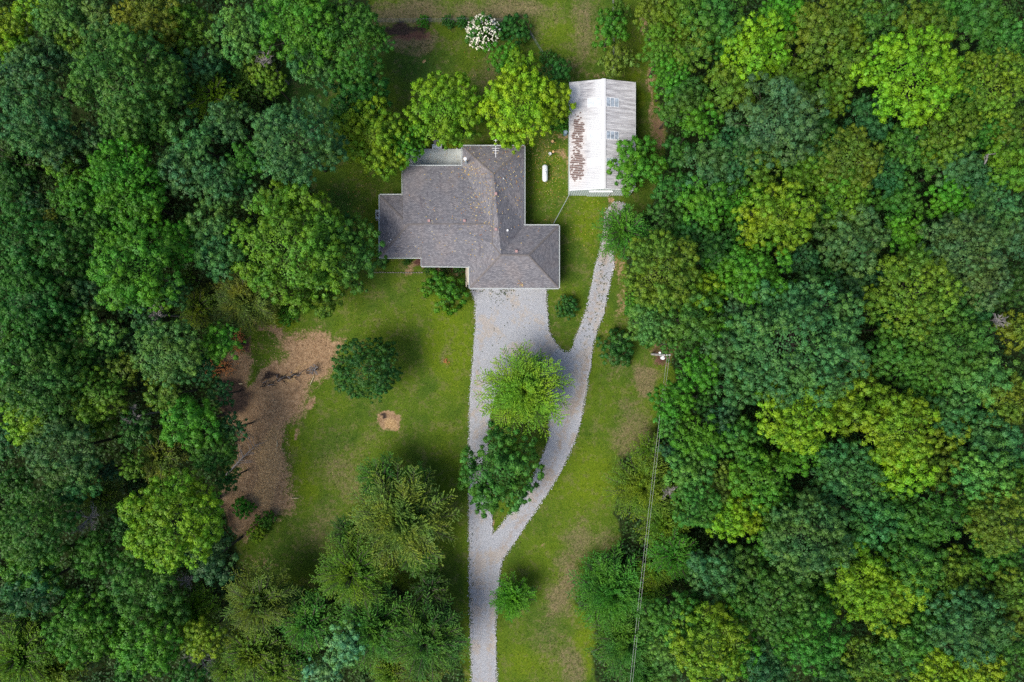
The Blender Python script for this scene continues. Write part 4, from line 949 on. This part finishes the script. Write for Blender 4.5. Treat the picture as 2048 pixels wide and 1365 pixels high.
# ------------------------------------------------------------------ utility pole and wires
M_pole = simple('pole_wood', (.30, .29, .28), .9, .1, var=.25)
PH = 7.6; pbx, pby = at(1304, 708.5, 0)
def pole(x, y, lb, h_=PH):
    r = empty('utility_pole', (x, y, 0), lb, 'utility pole', 'utility poles')
    MB().tube([(0, 0, -.2), (0, 0, h_)], [.17, .12], 10).build('shaft', M_pole, r)
    MB().box((.12, .02, h_ - .25), (1.35, .1, .12), math.radians(0)).build('crossarm', M_pole, r)
    tr = MB().lathe([(.2, h_ - 1.5), (.23, h_ - 1.45), (.23, h_ - .72), (.2, h_ - .66), (.05, h_ - .62)], (.02, -.36, 0), 16).build('transformer', M_white, r, smooth=False)
    for dx in (-.08, .08): MB().lathe([(.04, h_ - .62), (.05, h_ - .5), (.02, h_ - .44)], (.02 + dx, -.36, 0), 8).build('bushing', M_metal, tr)
    for dx in (-.5, .3, .75): MB().lathe([(.03, h_ - .19), (.06, h_ - .12), (.06, h_ - .05), (.03, h_)], (dx, .02, 0), 8).build('insulator', M_white, r)
    MB().lathe([(.09, h_ - .8), (.13, h_ - .75), (.13, h_ - .4), (.09, h_ - .36)], (-.45, .3, 0), 10).build('lightning_arrester', M_white, r)
    MB().tube([(0, .1, h_ - .5), (-.45, .3, h_ - .5)], .03, 5).build('bracket', M_metal, r)
    return r
pole(pbx, pby, 'wooden utility pole with white transformer in the reddish clearing right of the lawn')
M_cable = simple('aluminium_cable', (.30, .31, .32), .5, .4, .4)
ex, ey = at(1226, 1640, 7.2)
for k, dx in enumerate((.36, .66)):
    a = Vector((pbx + dx, pby, PH + .02)); b = Vector((ex + dx, ey, PH + .1)); pts = []
    for i in range(41):
        q = i / 40; p = a.lerp(b, q); p.z -= 4 * 1.0 * q * (1 - q); pts.append(p)
    tag(MB().tube([tuple(p) for p in pts], .011, 5).build('power_line', M_cable), ('left' if k == 0 else 'right') + ' one of two thin wires running down from the utility pole', 'power line', 'power lines')
# ------------------------------------------------------------------ fallen tree, sticks, burnt brush
def fallen(u0, v0, u1, v1, lb, seed, r=.11, nb=16, spread=1.0, mat=M_dead):
    rng = random.Random(seed); a, b = Vector(at3(u0, v0, .3)), Vector(at3(u1, v1, .3)); root = empty('fallen_tree', tuple(a * 1), lb, 'dead tree', 'fallen dead trees')
    root.location.z = 0; d = b - a; a0 = Vector((0, 0, .3))
    MB().tube([a0, a0 + d * .5 + Vector((0, 0, .25)), a0 + d], [r, r * .7, r * .25], 7).build('trunk', mat, root)
    for i in range(nb):
        q = rng.uniform(.3, .98); p = a0 + d * q + Vector((0, 0, .15)); an = rng.choice((-1, 1)) * rng.uniform(.4, 1.2); dd = d.normalized(); c_, s_ = math.cos(an), math.sin(an)
        e = Vector((dd.x * c_ - dd.y * s_, dd.x * s_ + dd.y * c_, rng.uniform(-.1, .6))) * rng.uniform(.6, 1.9) * spread * (1.3 - q * .6)
        m = MB().tube([p, p + e * .5 + Vector((0, 0, .08)), p + e], [r * .35, r * .22, r * .08], 4)
        for k in range(4):
            p2 = p + e * rng.uniform(.3, .9); m.tube([p2, p2 + Vector((e.x + rng.uniform(-.7, .7), e.y + rng.uniform(-.7, .7), rng.uniform(0, .4))) * .45], [r * .12, r * .04], 3, False)
        m.build('branch', mat, root)
fallen(452, 950, 514, 888, 'fallen grey dead tree with bare branches at the left edge of the wood chips', 3, .13, 20, 1.1)
fallen(500, 878, 462, 846, 'smaller bare branch lying above the fallen tree beside the wood chips', 5, .07, 10, .7)
fallen(1840, 415, 1876, 392, 'fallen brown trunk in a dark gap of the right woods', 8, .2, 3, .6, M_bark)
for o in bpy.data.objects:
    if o.get('label', '').startswith('fallen brown trunk'): o.location.z = 7
fallen(1872, 372, 1886, 342, 'thin bare snag above the brown trunk in the right woods', 12, .14, 4, .6)
for o in bpy.data.objects:
    if o.get('label', '').startswith('thin bare snag'): o.location.z = 9
M_char = simple('charred_wood', (.02, .02, .022), .9, .15, var=.4); M_stick = simple('pale_stick', (.50, .42, .27), .8, .2)
rng = random.Random(5); x, y = at(575, 757); pile = empty('burnt_brush_pile', (x, y, 0), 'line of charred branches lying on the bare earth left of the lawn oak', 'brush pile')
for i in range(46):
    q = rng.random(); u, v = 520 + q * 100, 772 - q * 32 + rng.uniform(-6, 6); p = Vector(at3(u, v, .08)) - Vector((x, y, 0)); a = rng.gauss(.35, .5); L = rng.uniform(.3, 1.1)
    MB().tube([p, p + Vector((math.cos(a) * L, math.sin(a) * L, rng.uniform(0, .3)))], [.05, .02], 5).build('branch', M_char if rng.random() < .75 else M_dead, pile)
for u, v, du, dv, lb in ((554, 882, 0, 13, 'pale upright plank lying on the orange wood chips'), (478, 768, 7, 0, 'short pale stick on the dark burnt soil'), (428, 1007, 10, 1, 'pale stick on the dark soil left of the small round shrub'), (620, 770, 8, -18, 'thin pale stick on bare earth beside the bare bush'), (583, 997, 14, 0, 'thin pale stick at the lawn edge of the wood chips')):
    a, b = Vector(at3(u, v, .1)), Vector(at3(u + du, v + dv, .14)); tag(MB().tube([a, a.lerp(b, .5) + Vector((.03, .02, .03)), b], [.045, .05, .03], 6).build('stick', M_stick), lb, 'stick', 'loose sticks')
tree(627, 740, 15, 'd', 'mid', 'low bare brown bush on the bare earth left of the lawn oak', .7, G3, name='bare_bush', cat='bush')
# ------------------------------------------------------------------ white flowering bush
fb = tree(966, 66, 33, 's', 'mid', 'round bush covered in white blossoms at the rear fence', 1.7, G2, name='flowering_bush', cat='bush')
cr = [c_ for c_ in fb.children if c_.name.startswith('crown')][0]; Rb = 33 / PPM * .98
rg = np.random.default_rng(3); n = 330; D = rg.normal(size=(n, 3)); D[:, 2] = np.abs(D[:, 2]) * .9 + .02; D /= np.linalg.norm(D, axis=1, keepdims=True)
cen = D * Rb * np.array([1, 1, .85]) * rg.uniform(.82, 1.1, (n, 1)); nn_ = 9
Pp = (cen[:, None] + rg.normal(0, .045, (n, nn_, 3))).reshape(-1, 3); Nn = np.repeat(D, nn_, 0) + np.array([0, 0, .8])
V = leaf_quads(rg, Pp, Nn / np.linalg.norm(Nn, axis=1, keepdims=True), np.full(len(Pp), .055), .9, .5)
bl = link('blossoms', quads_mesh('blossoms', V), M_flower, fb, (0, 0, 1.5)); tag(bl, kind='stuff')
# reddish leaves on the lawn
t = NT('litter'); t.set(t.ramp(t.attr('tint'), [(.1, (.30, .12, .04)), (.5, (.48, .33, .07)), (.9, (.55, .45, .22))]), .8, .2); M_litter = t.m
def litter(name, pts, size, label, mat=M_litter, red=None):
    rg = np.random.default_rng(len(pts)); P_ = np.array(pts); N_ = np.tile([0, 0, 1.], (len(P_), 1))
    V = leaf_quads(rg, P_, N_, np.full(len(P_), size), .6, .35)
    me = quads_mesh(name, V, rg.random(len(P_)) if red is None else np.full(len(P_), red)); tag(link(name, me, mat), label, kind='stuff')
rng = random.Random(21); pts = []
for cu, cv, su, sv, n in ((965, 395, 18, 40, 150), (935, 345, 14, 10, 60), (1030, 340, 15, 40, 70), (950, 380, 60, 60, 160), (1010, 420, 40, 70, 60), (1043, 566, 4, 3, 22), (900, 500, 60, 30, 50), (990, 300, 50, 8, 30)):
    for i in range(n):
        x, y = at(rng.gauss(cu, su), rng.gauss(cv, sv), 3.6); z = roof_z(x, y)
        if z: pts.append((x, y, z + .03))
litter('roof_leaves', pts, .075, 'yellow and brown fallen leaves scattered over the grey roof')
pts = []
for cu, cv, su, sv, n in ((1095, 330, 22, 60, 420), (1080, 300, 20, 40, 160), (1170, 430, 40, 40, 120), (960, 150, 50, 40, 60), (700, 400, 40, 50, 120), (870, 315, 30, 10, 50)):
    for i in range(n):
        u, v = rng.gauss(cu, su), rng.gauss(cv, sv)
        if 925 < u < 1048 and v > 290 or 1048 < u < 1117 and v > 450 or u < 925 and v > 333 and u > 760: continue
        x, y = at(u, v, 0); pts.append((x, y, .06 if not (820 < u < 925 and 297 < v < 333) else DZ + .04))
litter('lawn_leaves', pts, .06, 'yellow fallen leaves scattered over the grass round the house')
litter('red_leaves', [(*at(rng.gauss(892, 2.5), rng.gauss(723, 3)), .06) for i in range(60)], .07, 'small patch of orange-red leaves on the front lawn', red=.08)
litter('rust_leaves', [(*at(rng.gauss(480, 5), rng.gauss(685, 10)), rng.uniform(.1, .8)) for i in range(400)] + [(*at(rng.gauss(440, 14), rng.gauss(735, 7)), rng.uniform(.1, .8)) for i in range(500)], .12, 'heap of rust-brown dead leaves at the left edge of the clearing', red=.02)
# wood chips and straw bits on the bare earth
t = NT('chips'); t.set(t.ramp(t.attr('tint'), [(.1, (.10, .06, .035)), (.5, (.28, .175, .095)), (.85, (.50, .36, .20)), (1, (.60, .47, .30))]), .9, .1); M_chip = t.m
pu = np.array([rng.uniform(430, 690) for _ in range(12000)]); pv = np.array([rng.uniform(655, 1075) for _ in range(12000)])
k_ = (sdist(pu, pv, EARTH) > -2); pu, pv = pu[k_], pv[k_]; wgt = np.clip(np.exp(-((pu - 545) ** 2 / 3500 + (pv - 935) ** 2 / 12000)) + .35, 0, 1) > np.array([rng.random() for _ in pu]); wgt &= np.hypot((pu - 470) / 50, (pv - 790) / 60) > .9; pu, pv = pu[wgt], pv[wgt]
rg = np.random.default_rng(9); P_ = np.stack([(pu - 1024) / PPM, (682.5 - pv) / PPM, rg.uniform(.0, .07, len(pu))], 1)
nrm = np.tile([0, 0, 1.], (len(P_), 1)); V = leaf_quads(rg, P_, nrm, np.full(len(P_), .10), .28, .4)
tag(link('wood_chips', quads_mesh('wood_chips', V, rg.random(len(P_)) * .8 + .2 * (np.exp(-((pu - 545) ** 2 / 3500 + (pv - 935) ** 2 / 12000)))), M_chip), 'wood chips and straw scattered over the bare earth', kind='stuff')
# weeds in the gravel
pts = []; rg = np.random.default_rng(4)
for cu, cv, su, sv, n in ((1000, 592, 10, 10, 30), (985, 580, 20, 3, 25), (1010, 582, 8, 5, 20), (1205, 560, 9, 45, 90), (1170, 650, 9, 40, 60), (1225, 440, 10, 25, 160), (1222, 500, 6, 10, 60), (943, 1200, 2, 60, 60), (1020, 700, 60, 60, 50)):
    P_ = np.stack([rg.normal(cu, su, n), rg.normal(cv, sv, n)], 1); pts.append(P_)
P_ = np.concatenate(pts); P_ = P_[sdist(P_[:, 0], P_[:, 1], OUT) > 0]
C3 = np.stack([(P_[:, 0] - 1024) / PPM, (682.5 - P_[:, 1]) / PPM, np.full(len(P_), .11)], 1); C3 = np.repeat(C3, 4, 0) + rg.normal(0, .05, (len(C3) * 4, 3)) * [1, 1, .3]
V = leaf_quads(rg, C3, np.tile([0, 0, 1.], (len(C3), 1)), np.full(len(C3), .07), .5, .5)
ob = link('gravel_weeds', quads_mesh('gravel_weeds', V, rg.random(len(C3)), rg.random(len(C3))), M_leaf); ob.color = (.055, .07, .03, 1); tag(ob, 'small weeds and dead leaves in the gravel', kind='stuff')
# loose stones along the drive edges
rg = np.random.default_rng(14); od = np.array(densify(OUT, 2.0, .4, 3) + densify(ISL, 2.0, .4, 4)); od = od[(od[:, 1] < 1460) & ~((od[:, 1] < 575) & (od[:, 0] < 1100))]
P_ = np.repeat(od, 5, 0) + rg.normal(0, 1.7, (len(od) * 5, 2)); P_ = np.stack([(P_[:, 0] - 1024) / PPM, (682.5 - P_[:, 1]) / PPM, rg.uniform(.085, .12, len(P_))], 1)
t = NT('loose_stone'); t.set(t.ramp(t.attr('tint'), [(0, (.20, .19, .18)), (.5, (.40, .40, .42)), (1, (.55, .55, .57))]), .9, .1)
V = leaf_quads(rg, P_, np.tile([0, 0, 1.], (len(P_), 1)), rg.uniform(.03, .075, len(P_)), .8, .35)
tag(link('loose_stones', quads_mesh('loose_stones', V, rg.random(len(P_))), t.m), 'loose gravel stones strewn along the driveway edges', kind='stuff')
# ------------------------------------------------------------------ grass tufts for relief, undergrowth below the woods, woods beyond the frame
rg = np.random.default_rng(8); n = 90000
u_ = rg.uniform(-160, 2200, n); v_ = rg.uniform(-120, 1480, n)
fi = forest[np.clip(((682.5 - v_) / PPM - GY[5]) / .42, 0, len(fy) - 1).astype(int) + 5, np.clip(((u_ - 1024) / PPM - GX[5]) / .42, 0, len(fx) - 1).astype(int) + 5]
k_ = fi > .6; u_, v_ = u_[k_][:30000], v_[k_][:30000]; n = len(u_)
hh = np.abs(rg.normal(0, 1.0, n)) + .1
cx_ = np.stack([(u_ - 1024) / PPM, (682.5 - v_) / PPM, hh], 1); C3 = np.repeat(cx_, 7, 0) + rg.normal(0, .38, (n * 7, 3)) * [1, 1, .5]; C3[:, 2] = np.abs(C3[:, 2])
V = leaf_quads(rg, C3, np.tile([0, 0, 1.], (len(C3), 1)), np.full(len(C3), .20), .6, .9)
ug = link('undergrowth', quads_mesh('undergrowth', V, rg.random(len(C3)) * .6 + .2, rg.random(len(C3)) * .5), M_leaf); ug.color = (.026, .078, .012, 1); tag(ug, 'dark leafy undergrowth on the woodland floor', kind='stuff')
n = 60000; u_ = rg.uniform(430, 1340, n); v_ = rg.uniform(-60, 1430, n)
gi = np.clip(((682.5 - v_) / PPM - GY[5]) / .42, 0, len(fy) - 1).astype(int) + 5, np.clip(((u_ - 1024) / PPM - GX[5]) / .42, 0, len(fx) - 1).astype(int) + 5
fi = forest[gi]; ei = earth[gi]; wl = dry[gi] * .6 + cool[gi] * .2 + .3 * (v_ < 160)
k_ = (fi < .5) & (ei < .35) & (sdist(u_, v_, OUT) < -3) & (rg.random(n) < .25 + wl) & (sdist(u_, v_, [(p[0], p[1]) for p in EAVE]) < 0) & (sdist(u_, v_, [(820, 297), (925, 297), (925, 335), (820, 335)]) < 0)
isl = (sdist(u_, v_, ISL) > 2) & (rg.random(n) < .5); k_ |= isl
u_, v_ = u_[k_], v_[k_]; n = len(u_); cx_ = np.stack([(u_ - 1024) / PPM, (682.5 - v_) / PPM, np.zeros(n)], 1)
C3 = np.repeat(cx_, 3, 0) + rg.normal(0, .07, (n * 3, 3)) * [1, 1, 0]; ln = rg.uniform(.05, .16, (len(C3), 1)); dr_ = rg.normal(0, .6, (len(C3), 3)); dr_[:, 2] = 1; dr_ /= np.linalg.norm(dr_, axis=1, keepdims=True)
sd_ = np.cross(dr_, rg.normal(size=dr_.shape)); sd_ /= np.linalg.norm(sd_, axis=1, keepdims=True) + 1e-9
V = np.stack([C3 - sd_ * .03, C3 + sd_ * .03, C3 + dr_ * ln + sd_ * .01, C3 + dr_ * ln - sd_ * .01], 1)
gt = link('grass_tufts', quads_mesh('grass_tufts', V, rg.random(len(C3)), rg.random(len(C3)) * 1.1), M_leaf); gt.color = (.062, .095, .018, 1); tag(gt, 'taller grass tufts on the lawn and field', kind='stuff')
# woods going on beyond the frame (nothing of them shows in the photograph)
Vs = []; Ts = []; Hs = []
src = []
for V, T, Hu, L in [crown(7000 + i, 5.6, 10, leaf=.42, dens=14, flat=.75, lr0=1.5, rc0=(.6, .9)) for i in range(2)]:
    k_ = rg.random(len(V)) < .2; m_ = V[k_].mean(1, keepdims=True); src.append((m_ + (V[k_] - m_) * 2.1, T[k_], Hu[k_], L))
rgm = random.Random(77)
for gx in np.arange(-100, 101, 9):
    for gy in np.arange(-72, 73, 9):
        if abs(gx) < 82 and abs(gy) < 57: continue
        if -22 < gx < 20 and gy > 0 or -8 < gx < 14 and gy < 0: continue
        V, T, Hu, L = src[rgm.randrange(2)]; a = rgm.uniform(0, 6.28); c_, s_ = math.cos(a), math.sin(a); R_ = np.array([[c_, -s_, 0], [s_, c_, 0], [0, 0, 1]])
        Vs.append(V @ R_.T * rgm.uniform(.8, 1.2) + np.array([gx + rgm.uniform(-2, 2), gy + rgm.uniform(-2, 2), 10 + rgm.uniform(-1.5, 1.5)])); Ts.append(T); Hs.append(Hu)
ob = link('woods_beyond', quads_mesh('woods_beyond', np.concatenate(Vs), np.concatenate(Ts), np.concatenate(Hs)), M_leaf); ob.color = (.045, .085, .022, 1); tag(ob, 'woods continuing beyond the yard', kind='stuff')
print('TRIS', sum(len(m.polygons) * 2 for m in bpy.data.meshes), 'objects', len(bpy.data.objects))
